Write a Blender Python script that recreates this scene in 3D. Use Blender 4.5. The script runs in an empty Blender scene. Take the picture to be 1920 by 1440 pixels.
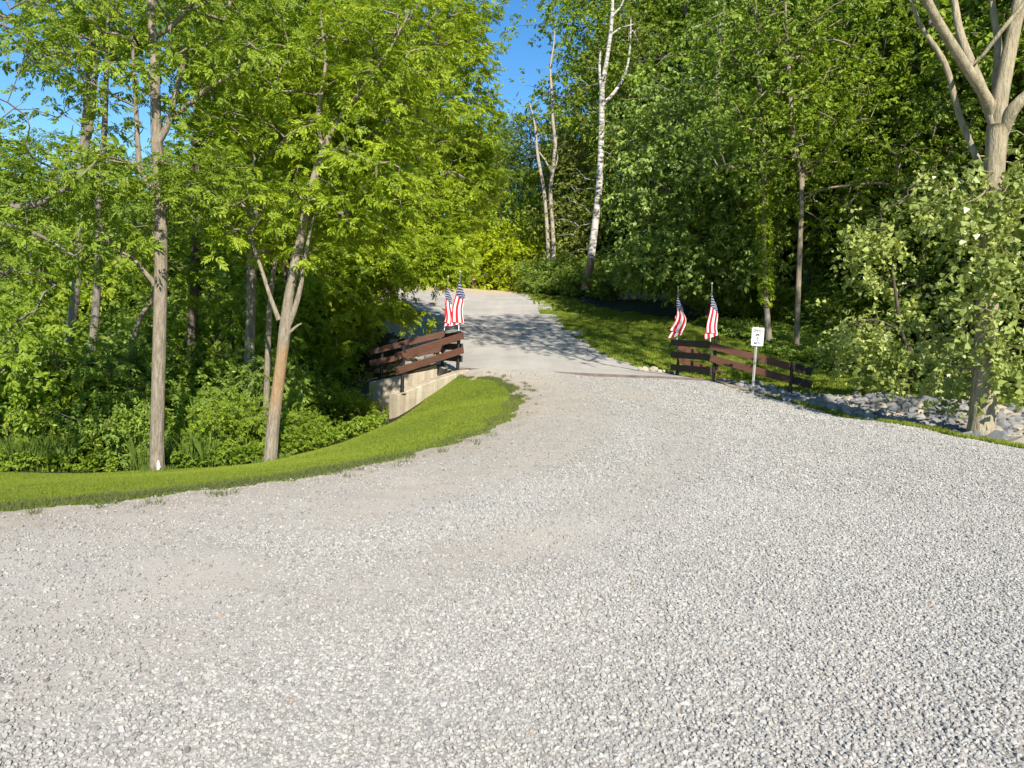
import bpy, math, random
import numpy as np
from mathutils import Matrix, Vector
R = math.radians
SC = bpy.context.scene
COL = SC.collection

# ------------------------------------------------------------------ camera
F = 1443.0                       # focal length in photo pixels (1920 wide)
EYE = np.array([0.0, 0.0, 1.6])
PITCH, ROLL = 4.9, 2.5
cam_d = bpy.data.cameras.new("camera")
cam_d.sensor_width = 36.0
cam_d.lens = 36.0 * F / 1920.0
cam_d.clip_start = 0.1
cam_d.clip_end = 2000.0
cam = bpy.data.objects.new("camera", cam_d)
COL.objects.link(cam)
CM = Matrix.Rotation(R(90 - PITCH), 4, 'X') @ Matrix.Rotation(R(ROLL), 4, 'Z')
cam.matrix_world = Matrix.Translation(EYE) @ CM
SC.camera = cam
CMN = np.array(CM.to_3x3())

# ------------------------------------------------------------------ light
SUN_AZ, SUN_EL = 14.0, 35.0      # sun behind the camera, to its right
world = bpy.data.worlds.new("World")
SC.world = world
world.use_nodes = True
nt = world.node_tree
bg = nt.nodes["Background"]
sky = nt.nodes.new("ShaderNodeTexSky")
sky.sky_type = 'NISHITA'
sky.sun_disc = False
sky.sun_elevation = R(SUN_EL)
sky.sun_rotation = R(180 - SUN_AZ)
sky.air_density = 1.0
sky.dust_density = 0.1
sky.ozone_density = 3.0
hs = nt.nodes.new("ShaderNodeHueSaturation")
hs.inputs["Saturation"].default_value = 1.3
nt.links.new(sky.outputs[0], hs.inputs["Color"])
nt.links.new(hs.outputs[0], bg.inputs[0])
bg.inputs[1].default_value = 0.10
sl = bpy.data.lights.new("sun", 'SUN')
sl.energy = 4.95
sl.angle = R(0.5)
sl.color = (1.0, 0.93, 0.82)
sun = bpy.data.objects.new("sun", sl)
COL.objects.link(sun)
to_sun = Vector((math.sin(R(SUN_AZ)) * math.cos(R(SUN_EL)), -math.cos(R(SUN_AZ)) * math.cos(R(SUN_EL)), math.sin(R(SUN_EL))))
sun.rotation_euler = to_sun.to_track_quat('Z', 'Y').to_euler()
sun.location = (10, -20, 30)
SC.view_settings.view_transform = 'Standard'
SC.view_settings.look = 'None'
SC.view_settings.gamma = 1.0
SC.view_settings.exposure = 0.80
cy = SC.cycles
cy.max_bounces = 7
cy.diffuse_bounces = 3
cy.glossy_bounces = 2
cy.transmission_bounces = 4
cy.transparent_max_bounces = 6
cy.caustics_reflective = False
cy.caustics_refractive = False

# ------------------------------------------------------------------ helpers
def at(px, py, Y):
    """world point seen at photo pixel (px, py) at depth Y"""
    d = CMN @ np.array([(px - 960) / F, -(py - 720) / F, -1.0])
    return EYE + d * (Y / d[1])

def tag(o, label=None, cat=None, group=None, kind=None):
    if label: o["label"] = label
    if cat: o["category"] = cat
    if group: o["group"] = group
    if kind: o["kind"] = kind
    return o

def empty(name, loc=(0, 0, 0)):
    o = bpy.data.objects.new(name, None)
    o.empty_display_size = 0.2
    o.location = loc
    COL.objects.link(o)
    return o

def link(name, me, mat=None, parent=None):
    o = bpy.data.objects.new(name, me)
    if mat is not None and len(me.materials) == 0:
        me.materials.append(mat)
    COL.objects.link(o)
    if parent is not None:
        o.parent = parent
        o.matrix_parent_inverse = Matrix.Translation(-Vector(parent.location))
    return o

def mesh_np(name, V, polys, smooth=False, var=None):
    """polys: list of (n,k) int arrays; var: per-face float"""
    me = bpy.data.meshes.new(name)
    V = np.asarray(V, dtype=np.float32)
    polys = [p for p in polys if len(p)]
    loops = np.concatenate([p.ravel() for p in polys]).astype(np.int32)
    sizes = np.concatenate([np.full(len(p), p.shape[1], dtype=np.int32) for p in polys])
    starts = np.concatenate([[0], np.cumsum(sizes)[:-1]]).astype(np.int32)
    me.vertices.add(len(V)); me.vertices.foreach_set("co", V.ravel())
    me.loops.add(len(loops)); me.loops.foreach_set("vertex_index", loops)
    me.polygons.add(len(sizes))
    me.polygons.foreach_set("loop_start", starts)
    me.polygons.foreach_set("use_smooth", np.full(len(sizes), smooth, dtype=bool))
    me.update(calc_edges=True)
    if var is not None:
        a = me.attributes.new("var", 'FLOAT', 'FACE')
        a.data.foreach_set("value", np.asarray(var, dtype=np.float32))
    return me

class MB:
    """collects boxes, tubes and prisms into one mesh"""
    def __init__(s):
        s.v, s.q, s.n = [], {}, 0
    def add(s, V, polys):
        for p in polys:
            p = np.asarray(p)
            s.q.setdefault(p.shape[1], []).append(p + s.n)
        s.v.append(np.asarray(V, dtype=float)); s.n += len(V)
        return s
    def tube(s, pts, rad, sides=8, cap=True):
        pts = np.asarray(pts, dtype=float); n = len(pts)
        rad = np.broadcast_to(np.asarray(rad, dtype=float), (n,))
        t = np.gradient(pts, axis=0); t /= np.linalg.norm(t, axis=1)[:, None] + 1e-9
        ref = np.array([0.0, 0, 1]) if abs(t[0][2]) < .8 else np.array([0.0, 1, 0])
        a = np.cross(t, ref); a /= np.linalg.norm(a, axis=1)[:, None] + 1e-9
        b = np.cross(t, a)
        th = np.linspace(0, 2 * math.pi, sides, endpoint=False)
        V = pts[:, None, :] + rad[:, None, None] * (a[:, None, :] * np.cos(th)[None, :, None] + b[:, None, :] * np.sin(th)[None, :, None])
        i = np.arange(n - 1)[:, None] * sides; j = np.arange(sides)[None, :]; k = (j + 1) % sides
        q = np.stack([i + j, i + k, i + sides + k, i + sides + j], -1).reshape(-1, 4)
        P = [q]
        if cap:
            P += [np.arange(sides)[None, :], (np.arange(sides)[::-1] + (n - 1) * sides)[None, :]]
        return s.add(V.reshape(-1, 3), P)
    def box(s, c, sx, sy, sz, rot=None, ch=0.0):
        """box with chamfered vertical-axis profile when ch > 0; rot is a 3x3"""
        c = np.asarray(c, dtype=float)
        if ch <= 0:
            x = np.array([[-1, -1], [1, -1], [1, 1], [-1, 1]]) * .5
            prof = x * [sy, sz]
        else:
            hy, hz = sy / 2, sz / 2
            prof = np.array([[-hy + ch, -hz], [hy - ch, -hz], [hy, -hz + ch], [hy, hz - ch], [hy - ch, hz], [-hy + ch, hz], [-hy, hz - ch], [-hy, -hz + ch]])
        n = len(prof)
        V = np.concatenate([np.c_[np.full(n, -sx / 2), prof], np.c_[np.full(n, sx / 2), prof]])
        if rot is not None: V = V @ np.asarray(rot).T
        j = np.arange(n); k = (j + 1) % n
        return s.add(V + c, [np.stack([j, k, k + n, j + n], -1)[:, ::-1], j[None, :], (j[::-1] + n)[None, :]])
    def mesh(s, name, smooth=False):
        return mesh_np(name, np.concatenate(s.v), [np.concatenate(p) for p in s.q.values()], smooth)
    def build(s, name, mat, parent=None, smooth=False):
        return link(name, s.mesh(name, smooth), mat, parent)

def board(mb, A, B, h, t, ch=0.006):
    """a plank from A to B, height h (vertical), thickness t"""
    A, B = np.asarray(A, float), np.asarray(B, float)
    x = B - A; L = np.linalg.norm(x); x /= L
    y = np.cross([0, 0, 1.0], x); y /= np.linalg.norm(y)
    z = np.cross(x, y)
    return mb.box((A + B) / 2, L, t, h, np.stack([x, y, z], 1), ch)

def cr(pts, n=6):
    """Catmull-Rom through points"""
    P = np.asarray(pts, float)
    P = np.vstack([2 * P[0] - P[1], P, 2 * P[-1] - P[-2]])
    out = []
    for i in range(1, len(P) - 2):
        t = np.linspace(0, 1, n, endpoint=False)[:, None]
        a, b, c, d = P[i - 1], P[i], P[i + 1], P[i + 2]
        out.append(.5 * ((2 * b) + (-a + c) * t + (2 * a - 5 * b + 4 * c - d) * t ** 2 + (-a + 3 * b - 3 * c + d) * t ** 3))
    return np.vstack(out + [P[-2][None]])

# value noise in numpy for edges and masks
_rn = np.random.RandomState(5).rand(256, 256)
def vnoise(x, y, s=1.0, o=0):
    x = np.asarray(x) * s + o * 17.3; y = np.asarray(y) * s + o * 9.1
    xi = np.floor(x).astype(int); yi = np.floor(y).astype(int)
    fx = x - xi; fy = y - yi
    fx = fx * fx * (3 - 2 * fx); fy = fy * fy * (3 - 2 * fy)
    g = lambda i, j: _rn[i % 256, j % 256]
    return (g(xi, yi) * (1 - fx) + g(xi + 1, yi) * fx) * (1 - fy) + (g(xi, yi + 1) * (1 - fx) + g(xi + 1, yi + 1) * fx) * fy

def inpoly(x, y, poly):
    c = np.zeros(np.shape(x), bool); n = len(poly)
    for i in range(n):
        x1, y1 = poly[i]; x2, y2 = poly[(i + 1) % n]
        if y1 == y2: continue
        m = ((y1 > y) != (y2 > y)) & (x < (x2 - x1) * (y - y1) / (y2 - y1) + x1)
        c ^= m
    return c

def dist_line(x, y, pl):
    d = np.full(np.shape(x), 1e9)
    for (x1, y1), (x2, y2) in zip(pl[:-1], pl[1:]):
        dx, dy = x2 - x1, y2 - y1
        t = np.clip(((x - x1) * dx + (y - y1) * dy) / (dx * dx + dy * dy), 0, 1)
        d = np.minimum(d, np.hypot(x - x1 - t * dx, y - y1 - t * dy))
    return d

# ------------------------------------------------------------------ materials
class NT:
    def __init__(s, name):
        s.m = bpy.data.materials.new(name); s.m.use_nodes = True
        s.t = s.m.node_tree; s.b = s.t.nodes["Principled BSDF"]; s.o = s.t.nodes["Material Output"]
        s.b.inputs["Roughness"].default_value = .85
        s.b.inputs["Specular IOR Level"].default_value = .25
    def n(s, typ, **kw):
        nd = s.t.nodes.new("ShaderNode" + typ)
        for k, v in kw.items():
            if hasattr(nd, k): setattr(nd, k, v)
        return nd
    def l(s, a, b): s.t.links.new(a, b)
    def coord(s, scale=(1, 1, 1)):
        tc = s.n("TexCoord"); mp = s.n("Mapping")
        mp.inputs["Scale"].default_value = scale
        s.l(tc.outputs["Object"], mp.inputs[0])
        return mp.outputs[0]
    def noise(s, co, scale, detail=3, rough=.6):
        nd = s.n("TexNoise"); nd.inputs["Scale"].default_value = scale
        nd.inputs["Detail"].default_value = detail; nd.inputs["Roughness"].default_value = rough
        s.l(co, nd.inputs["Vector"]); return nd.outputs["Fac"]
    def vor(s, co, scale, feat='F1'):
        nd = s.n("TexVoronoi"); nd.feature = feat; nd.inputs["Scale"].default_value = scale
        s.l(co, nd.inputs["Vector"]); return nd
    def ramp(s, fac, stops):
        nd = s.n("ValToRGB"); cr_ = nd.color_ramp
        while len(cr_.elements) < len(stops): cr_.elements.new(.5)
        for e, (p, c) in zip(cr_.elements, stops):
            e.position = p; e.color = (*c, 1) if len(c) == 3 else c
        s.l(fac, nd.inputs[0]); return nd.outputs[0]
    def mix(s, fac, a, b, mode='MIX'):
        nd = s.n("Mix", data_type='RGBA'); nd.blend_type = mode
        for sock, v in ((nd.inputs[0], fac), (nd.inputs[6], a), (nd.inputs[7], b)):
            if isinstance(v, (int, float)): sock.default_value = v
            elif isinstance(v, tuple): sock.default_value = (*v, 1)
            else: s.l(v, sock)
        return nd.outputs[2]
    def math(s, op, a, b=0.0):
        nd = s.n("Math"); nd.operation = op
        for sock, v in ((nd.inputs[0], a), (nd.inputs[1], b)):
            if isinstance(v, (int, float)): sock.default_value = v
            else: s.l(v, sock)
        return nd.outputs[0]
    def bump(s, h, strength=.5, dist=.02):
        nd = s.n("Bump"); nd.inputs["Strength"].default_value = strength; nd.inputs["Distance"].default_value = dist
        s.l(h, nd.inputs["Height"]); s.l(nd.outputs[0], s.b.inputs["Normal"])
    def col(s, c):
        if isinstance(c, tuple): s.b.inputs["Base Color"].default_value = (*c, 1)
        else: s.l(c, s.b.inputs["Base Color"])

def g3(v): return (v, v, v)

def mat_simple(name, c, rough=.6, spec=.3, metal=0.0, var=.25, scale=9.0):
    m = NT(name); co = m.coord()
    f = m.noise(co, scale, 4)
    m.col(m.ramp(f, [(.3, tuple(x * (1 - var) for x in c)), (.7, tuple(min(1, x * (1 + var)) for x in c))]))
    m.b.inputs["Roughness"].default_value = rough; m.b.inputs["Specular IOR Level"].default_value = spec
    m.b.inputs["Metallic"].default_value = metal
    return m.m

def mat_gravel():
    m = NT("gravel_fines"); co = m.coord()
    big = m.noise(co, .35, 4); mid = m.noise(co, 2.5, 4)
    v = m.vor(co, 45); v2 = m.vor(co, 110)
    stone = m.ramp(v.outputs["Color"], [(0, (.21, .203, .19)), (.35, (.33, .317, .293)), (.7, (.40, .383, .353)), (1, (.47, .45, .415))])
    fines = m.ramp(v2.outputs["Color"], [(0, (.41, .375, .315)), (1, (.50, .46, .39))])
    tint = m.ramp(big, [(.38, (.96, .97, 1.0)), (.55, (1.0, .965, .955)), (.68, (1.0, .95, .90))])
    at_ = m.n("Attribute", attribute_name="dust")
    base = m.mix(at_.outputs["Fac"], stone, fines)
    base = m.mix(1.0, base, tint, 'MULTIPLY')
    base = m.mix(m.math('MULTIPLY', mid, .35), base, (.43, .405, .36), 'MIX')
    base = m.mix(.35, base, m.ramp(m.vor(co, 260).outputs['Color'], [(0, g3(.55)), (1, g3(1.25))]), 'MULTIPLY')
    base = m.mix(.35, base, m.ramp(m.noise(co, 1.1, 6, .75), [(.35, (.80, .77, .72)), (.62, (1.05, 1.04, 1.03))]), 'MULTIPLY')
    ed = m.n("Attribute", attribute_name="edge")
    soil = m.ramp(m.noise(co, 7, 5, .7), [(.3, (.24, .19, .13)), (.55, (.40, .33, .25)), (.8, (.47, .42, .34))])
    base = m.mix(ed.outputs["Fac"], base, soil)
    m.col(base)
    m.b.inputs["Roughness"].default_value = .9
    h = m.math('ADD', m.math('MULTIPLY', v.outputs["Distance"], -1.0), m.math('MULTIPLY', m.noise(co, 90, 3), .4))
    h = m.math('MULTIPLY', h, m.math('SUBTRACT', 1.0, m.math('MULTIPLY', at_.outputs["Fac"], .8)))
    m.bump(h, .5, .007)
    return m.m

def mat_stone(name, stops, spec=.2, scale=40):
    m = NT(name)
    a = m.n("Attribute", attribute_name="var"); co = m.coord()
    c = m.ramp(a.outputs["Fac"], stops)
    c = m.mix(.35, c, m.ramp(m.noise(co, scale, 3), [(.35, g3(.55)), (.65, g3(1.0))]), 'MULTIPLY')
    m.col(c); m.b.inputs["Specular IOR Level"].default_value = spec
    return m.m

def mat_road():
    m = NT("packed_road"); co = m.coord()
    f = m.noise(co, .5, 5); g = m.noise(m.coord((1.9, .10, 1)), 1.2, 5); s_ = m.vor(co, 60)
    c = m.ramp(f, [(.3, (.385, .362, .328)), (.6, (.47, .443, .40)), (.75, (.53, .49, .435))])
    c = m.mix(.35, c, m.ramp(g, [(.35, g3(.72)), (.65, g3(1.0))]), 'MULTIPLY')
    c = m.mix(.4, c, m.ramp(s_.outputs["Color"], [(0, g3(.6)), (1, g3(1.15))]), 'MULTIPLY')
    # sandy verge at the far end, where the drive meets the shrubs
    tc = m.n("TexCoord"); sp = m.n("SeparateXYZ"); m.l(tc.outputs["Object"], sp.inputs[0])
    edge = m.math('ADD', m.math('MULTIPLY', m.math('SUBTRACT', sp.outputs[1], 44.5), .3), m.math('MULTIPLY', m.math('SUBTRACT', f, .5), 2.2))
    nd = m.n("Clamp"); m.l(edge, nd.inputs[0])
    c = m.mix(nd.outputs[0], c, (.52, .40, .27))
    m.col(c); m.bump(m.noise(co, 60, 3), .5, .01)
    return m.m

def mat_soil(name, stops, scale=3.0):
    m = NT(name); co = m.coord()
    m.col(m.ramp(m.noise(co, scale, 6, .7), stops)); m.bump(m.noise(co, 25, 5), .8, .05)
    return m.m

def mat_lawn():
    m = NT("mown_lawn"); co = m.coord()
    a = m.noise(co, .5, 4); b = m.noise(co, 6, 5); c = m.noise(co, 60, 3, .8)
    x = m.ramp(a, [(.3, (.12, .18, .022)), (.6, (.19, .25, .032)), (.8, (.26, .26, .06))])
    x = m.mix(.5, x, m.ramp(b, [(.3, g3(.6)), (.7, g3(1.15))]), 'MULTIPLY')
    x = m.mix(.7, x, m.ramp(c, [(.3, g3(.45)), (.7, g3(1.25))]), 'MULTIPLY')
    m.col(x); m.bump(c, .8, .04)
    m.b.inputs["Specular IOR Level"].default_value = .1
    return m.m

def mat_leaf(name, lo, hi, trans=.35, rough=.5, spec=.35, tmul=(1.35, 1.3, .7)):
    m = NT(name)
    a = m.n("Attribute", attribute_name="var")
    oi = m.n("ObjectInfo")
    f = m.math('ADD', m.math('MULTIPLY', a.outputs["Fac"], .8), m.math('MULTIPLY', oi.outputs["Random"], .2))
    c = m.ramp(f, [(0, lo), (1, hi)])
    m.col(c); m.b.inputs["Roughness"].default_value = rough; m.b.inputs["Specular IOR Level"].default_value = spec
    tr = m.n("BsdfTranslucent"); m.l(m.mix(1.0, c, tuple(tmul), 'MULTIPLY'), tr.inputs[0])
    mx = m.n("MixShader"); mx.inputs[0].default_value = trans
    m.l(m.b.outputs[0], mx.inputs[1]); m.l(tr.outputs[0], mx.inputs[2]); m.l(mx.outputs[0], m.o.inputs[0])
    return m.m

def mat_bark(name, a, b, stain=None, scale=14):
    m = NT(name); co = m.coord((1, 1, .18)); co2 = m.coord()
    n1 = m.noise(co, scale * 1.6, 5, .7); n2 = m.noise(co2, 1.7, 4)
    c = m.ramp(n1, [(.3, a), (.68, b)])
    c = m.mix(.6, c, m.ramp(n2, [(.3, g3(.7)), (.7, g3(1.1))]), 'MULTIPLY')
    if stain:
        z0, z1, sc = stain
        tc = m.n("TexCoord"); sp = m.n("SeparateXYZ"); m.l(tc.outputs["Object"], sp.inputs[0])
        z = m.math('ADD', sp.outputs[2], m.math('MULTIPLY', n2, .3))
        def ss(a, b):
            mr = m.n("MapRange"); mr.interpolation_type = 'SMOOTHSTEP'; m.l(z, mr.inputs[0])
            mr.inputs[1].default_value = a; mr.inputs[2].default_value = b; return mr.outputs[0]
        k = m.math('MULTIPLY', ss(z0 - .35, z0 + .35), ss(z1 + .12, z1 - .12))
        c = m.mix(m.math('MULTIPLY', k, m.math('ADD', .25, m.math('MULTIPLY', m.noise(m.coord((1, 1, .4)), 9, 4), .7))), c, sc)
    lich = m.ramp(m.noise(co2, 11, 5, .75), [(.55, g3(0.0)), (.68, g3(.45))])
    c = m.mix(lich, c, (.30, .30, .24))
    m.col(c); m.bump(m.math('ADD', n1, m.math('MULTIPLY', m.noise(co, 60, 3), .5)), 1.0, .035)
    m.b.inputs["Specular IOR Level"].default_value = .15
    return m.m

def mat_birch():
    m = NT("birch_bark"); co = m.coord((1, 1, 3.0)); co2 = m.coord()
    n1 = m.noise(co, 2.6, 5, .7)
    c = m.ramp(n1, [(.40, (.07, .06, .05)), (.47, (.33, .31, .28)), (.60, (.58, .555, .51))])
    tc = m.n("TexCoord"); sp = m.n("SeparateXYZ"); m.l(tc.outputs["Object"], sp.inputs[0])
    z = m.math('ADD', sp.outputs[2], m.math('MULTIPLY', m.noise(co2, 2, 3), .8))
    c = m.mix(m.math('LESS_THAN', z, 5.4), c, (.27, .19, .12))
    m.col(c); m.bump(n1, .5, .03)
    return m.m

def mat_concrete():
    m = NT("concrete"); co = m.coord()
    f = m.noise(co, 1.6, 6, .7); g = m.noise(m.coord((6, 6, .5)), 1.3, 4); h = m.noise(co, 30, 3)
    c = m.ramp(f, [(.3, (.36, .30, .22)), (.55, (.47, .41, .31)), (.75, (.53, .48, .39))])
    c = m.mix(.8, c, m.ramp(g, [(.35, (.62, .58, .50)), (.6, g3(1.02))]), 'MULTIPLY')
    # form-board lines
    tc = m.n("TexCoord"); sp = m.n("SeparateXYZ"); m.l(tc.outputs["Object"], sp.inputs[0])
    fr = m.math('FRACT', m.math('MULTIPLY', sp.outputs[2], 6.5))
    c = m.mix(m.math('MULTIPLY', m.math('LESS_THAN', fr, .06), .3), c, (.22, .19, .14))
    m.col(c); m.bump(h, .4, .01)
    return m.m

def mat_board(name, a, b):
    m = NT(name); co = m.coord((1, 1, 8))
    f = m.noise(co, 3.5, 5, .7); g = m.noise(m.coord(), 1.2, 3)
    c = m.ramp(f, [(.3, a), (.7, b)])
    c = m.mix(.5, c, m.ramp(g, [(.3, g3(.75)), (.7, g3(1.1))]), 'MULTIPLY')
    m.col(c); m.b.inputs["Roughness"].default_value = .6; m.bump(f, .25, .01)
    return m.m

def mat_flag():
    m = NT("flag_cloth")
    uv = m.n("UVMap"); sp = m.n("SeparateXYZ"); m.l(uv.outputs[0], sp.inputs[0])
    u, v = sp.outputs[0], sp.outputs[1]
    st = m.math('MODULO', m.math('FLOOR', m.math('MULTIPLY', v, 12.999)), 2.0)
    c = m.mix(st, (.56, .018, .035), (.80, .78, .76))
    un = m.math('MULTIPLY', m.math('LESS_THAN', u, .40), m.math('LESS_THAN', v, 7 / 13))
    gx = m.math('MULTIPLY', u, 12 / .40); gy = m.math('MULTIPLY', v, 10 / (7 / 13))
    rx, ry = m.math('ROUND', gx), m.math('ROUND', gy)
    odd = m.math('MODULO', m.math('ADD', rx, ry), 2.0)
    dx, dy = m.math('SUBTRACT', gx, rx), m.math('SUBTRACT', gy, ry)
    d = m.math('ADD', m.math('MULTIPLY', dx, dx), m.math('MULTIPLY', dy, dy))
    ins = m.math('MULTIPLY', m.math('MULTIPLY', m.math('GREATER_THAN', rx, .5), m.math('LESS_THAN', rx, 11.5)),
                 m.math('MULTIPLY', m.math('GREATER_THAN', ry, .5), m.math('LESS_THAN', ry, 9.5)))
    star = m.math('MULTIPLY', ins, m.math('MULTIPLY', m.math('LESS_THAN', d, .13), m.math('LESS_THAN', odd, .5)))
    blue = m.mix(star, (.018, .028, .12), (.75, .74, .76))
    m.col(m.mix(un, c, blue))
    m.b.inputs["Roughness"].default_value = .75
    tr = m.n("BsdfTranslucent"); m.l(m.mix(un, c, blue), tr.inputs[0])
    mx = m.n("MixShader"); mx.inputs[0].default_value = .25
    m.l(m.b.outputs[0], mx.inputs[1]); m.l(tr.outputs[0], mx.inputs[2]); m.l(mx.outputs[0], m.o.inputs[0])
    return m.m

M = dict(
    gravel=mat_gravel(), road=mat_road(), lawn=mat_lawn(),
    pebble=mat_stone("crushed_limestone", [(0, (.165, .158, .148)), (.22, (.28, .27, .25)), (.55, (.37, .356, .325)), (.9, (.445, .428, .39)), (.955, (.48, .45, .42)), (.97, (.42, .28, .16)), (1, (.18, .18, .20))], .25),
    rock=mat_stone("riprap_stone", [(0, (.15, .155, .165)), (.5, (.25, .245, .24)), (.8, (.34, .305, .25)), (1, (.46, .39, .29))], .2, 7),
    duff=mat_soil("woodland_soil", [(.3, (.020, .018, .010)), (.55, (.045, .042, .018)), (.75, (.07, .075, .025))]),
    creek=mat_soil("creek_mud", [(.3, (.06, .055, .045)), (.7, (.16, .145, .12))]),
    dirt=mat_soil("dry_dirt", [(.3, (.26, .21, .14)), (.7, (.42, .35, .26))], 6),
    grass=mat_leaf("grass_blade", (.12, .175, .018), (.31, .37, .045), .32, .6, .2),
    fringe=mat_leaf("rough_grass_blade", (.075, .095, .026), (.19, .21, .085), .3, .6, .15),
    tallgrass=mat_leaf("tall_grass", (.075, .13, .018), (.17, .25, .045), .3, .6, .15),
    lf_bright=mat_leaf("yellow_green_leaf", (.15, .24, .014), (.49, .58, .040), .42, .5, .3),
    lf_mid=mat_leaf("mid_green_leaf", (.10, .18, .014), (.34, .44, .04), .40, .5, .3),
    lf_deep=mat_leaf("deep_green_leaf", (.09, .170, .022), (.36, .47, .075), .40, .45, .4),
    lf_fresh=mat_leaf("fresh_green_leaf", (.11, .195, .032), (.42, .53, .12), .38, .42, .5),
    lf_left=mat_leaf("green_leaf", (.095, .17, .014), (.35, .45, .042), .40, .5, .3),
    lf_olive=mat_leaf("olive_leaf", (.13, .17, .025), (.33, .37, .07), .36, .5, .3),
    lf_cotton=mat_leaf("cottonwood_leaf", (.12, .175, .028), (.55, .62, .19), .36, .33, .6),
    lf_gold=mat_leaf("lime_shrub_leaf", (.22, .30, .010), (.48, .55, .022), .38, .5, .25),
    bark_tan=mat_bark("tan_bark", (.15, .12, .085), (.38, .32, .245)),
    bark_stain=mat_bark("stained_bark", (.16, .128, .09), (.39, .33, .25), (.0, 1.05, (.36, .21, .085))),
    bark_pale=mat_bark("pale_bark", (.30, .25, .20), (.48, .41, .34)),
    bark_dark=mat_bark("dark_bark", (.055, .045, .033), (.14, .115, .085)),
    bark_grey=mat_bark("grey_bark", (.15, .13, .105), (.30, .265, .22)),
    bark_cotton=mat_bark("cottonwood_bark", (.20, .17, .105), (.48, .41, .285), None, 10),
    birch=mat_birch(), concrete=mat_concrete(),
    brown=mat_board("brown_board", (.085, .040, .026), (.145, .070, .046)),
    shadeb=mat_board("shaded_board", (.022, .016, .013), (.045, .034, .028)),  # dark copy of the brown board: shade put into the colour
    black=mat_simple("black_steel", (.012, .012, .013), .45, .5),
    rust=mat_simple("weathered_steel", (.13, .10, .085), .7, .3, 0, .4, 4),
    galv=mat_simple("galvanised_steel", (.42, .42, .40), .4, .5, .6, .15),
    white=mat_simple("white_sign", (.80, .81, .82), .4, .4, 0, .03),
    ink=mat_simple("black_lettering", (.015, .015, .018), .5, .3, 0, .1),
    blueink=mat_simple("blue_lettering", (.02, .09, .22), .5, .3, 0, .1),
    polewhite=mat_simple("white_pole", (.68, .68, .68), .4, .4, 0, .1),
    gold=mat_simple("brass_finial", (.55, .45, .25), .35, .5, .5, .1),
    flag=mat_flag(), log=mat_bark("log_bark", (.20, .16, .11), (.42, .36, .27)),
)

# ------------------------------------------------------------------ terrain
CP = np.array([
    # the gravel lot
    (0, 0, 0), (6, 0, 0), (-6, 0, 0), (0, 5, 0), (4, 5, 0), (8, 5, -.02), (0, 10, 0), (4, 10, 0), (7.5, 11, -.02), (2, 15, .05), (5, 16.5, .04), (6.3, 17.1, -.02),
    (1, 18.5, .14), (4, 19.3, .18), (-1.0, 19.3, .10), (5.2, 20, .2), (-1.4, 20.0, .16), (2, 20.5, .19), (-3.7, 5.6, 0), (-2.9, 6.3, 0), (-1.8, 7.3, 0), (-1, 8.9, 0), (.2, 13.3, 0), (-8, 2, 0), (-15, -6, 0),
    # the drive up the hill
    (4.7, 22, .2), (-2, 22, .17), (3.9, 22.8, .26), (2.8, 26.6, .72), (-4.4, 28.3, .9), (0, 28, .88), (1.75, 36, 1.82), (-3, 36, 1.83), (-7.5, 37, 1.9), (.5, 47.5, 3.13), (-4, 47.5, 3.13), (-12, 45, 3.0), (-4, 50.5, 3.42), (-25, 52, 3.4), (0, 56, 3.5), (-10, 58, 3.5),
    (0, 82, 5.5), (40, 82, 6.5), (-40, 82, 5),
    # lawn to the left
    (-6, 6, -.22), (-6, 9, -.62), (-6, 13, -1.28), (-4.2, 13.4, -1.12), (-9, 9, -.95), (-10, 13, -1.5), (-14, 8, -1.3), (-2.9, 17.8, -.98), (-1.75, 19.2, -.22), (-2.3, 15, -.6), (-.7, 15, -.12), (-.35, 18, .03), (-3, 10, -.48), (-1.3, 12, -.25), (-4.5, 17, -1.5),
    # creek and woods to the left
    (-5.5, 20.3, -1.9), (-9, 18, -2.1), (-14, 16, -2.2), (-25, 18, -2.2), (-4.4, 24.5, -.1), (-6, 27, .4), (-9, 30, .5), (-10, 37, 1.5), (-16, 30, -.2), (-28, 40, 1.2), (-17, 44, 2.6), (-40, 20, -2),
    # swale, rock bed and lawn to the right
    (7.5, 15.6, -.24), (6.8, 18.1, -.12), (9.3, 13.6, -.28), (13, 11.5, -.35), (8.0, 11.8, -.08), (7.4, 14.4, -.06), (8.5, 17.9, .15), (11, 16.3, .18), (15, 14.5, .2), (7.6, 20.2, .10), (6, 22.8, .08), (7.5, 24, .3), (9.5, 24.5, .4), (5.4, 26.6, .78), (6.9, 32, 1.72), (4.4, 32, 1.55),
    (1.6, 45, 2.95), (5, 45, 3.3), (10, 28, 1.3), (15, 28, 1.2), (14, 21, .3), (20, 34, 2.2), (11, 38, 2.8), (25, 20, .3), (40, 30, 2), (16, 8, -.3), (30, 5, -.3), (20, -12, 0), (0, -20, 0), (-20, -18, 0),
], float)
def _tps():
    P = CP[:, :2]; n = len(P)
    d2 = ((P[:, None] - P[None]) ** 2).sum(-1)
    K = np.where(d2 > 0, d2 * np.log(d2 + 1e-12), 0) * .5 + np.eye(n) * .6
    A = np.zeros((n + 3, n + 3)); A[:n, :n] = K; A[:n, n] = 1; A[:n, n + 1:] = P; A[n, :n] = 1; A[n + 1:, :n] = P.T
    return np.linalg.solve(A, np.r_[CP[:, 2], 0, 0, 0])
_w = _tps()
CHAN = [(-1.52, 20.16), (-2.06, 21.92), (-3.82, 22.5), (-4.6, 21.2), (-3.3, 18.55)]
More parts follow.
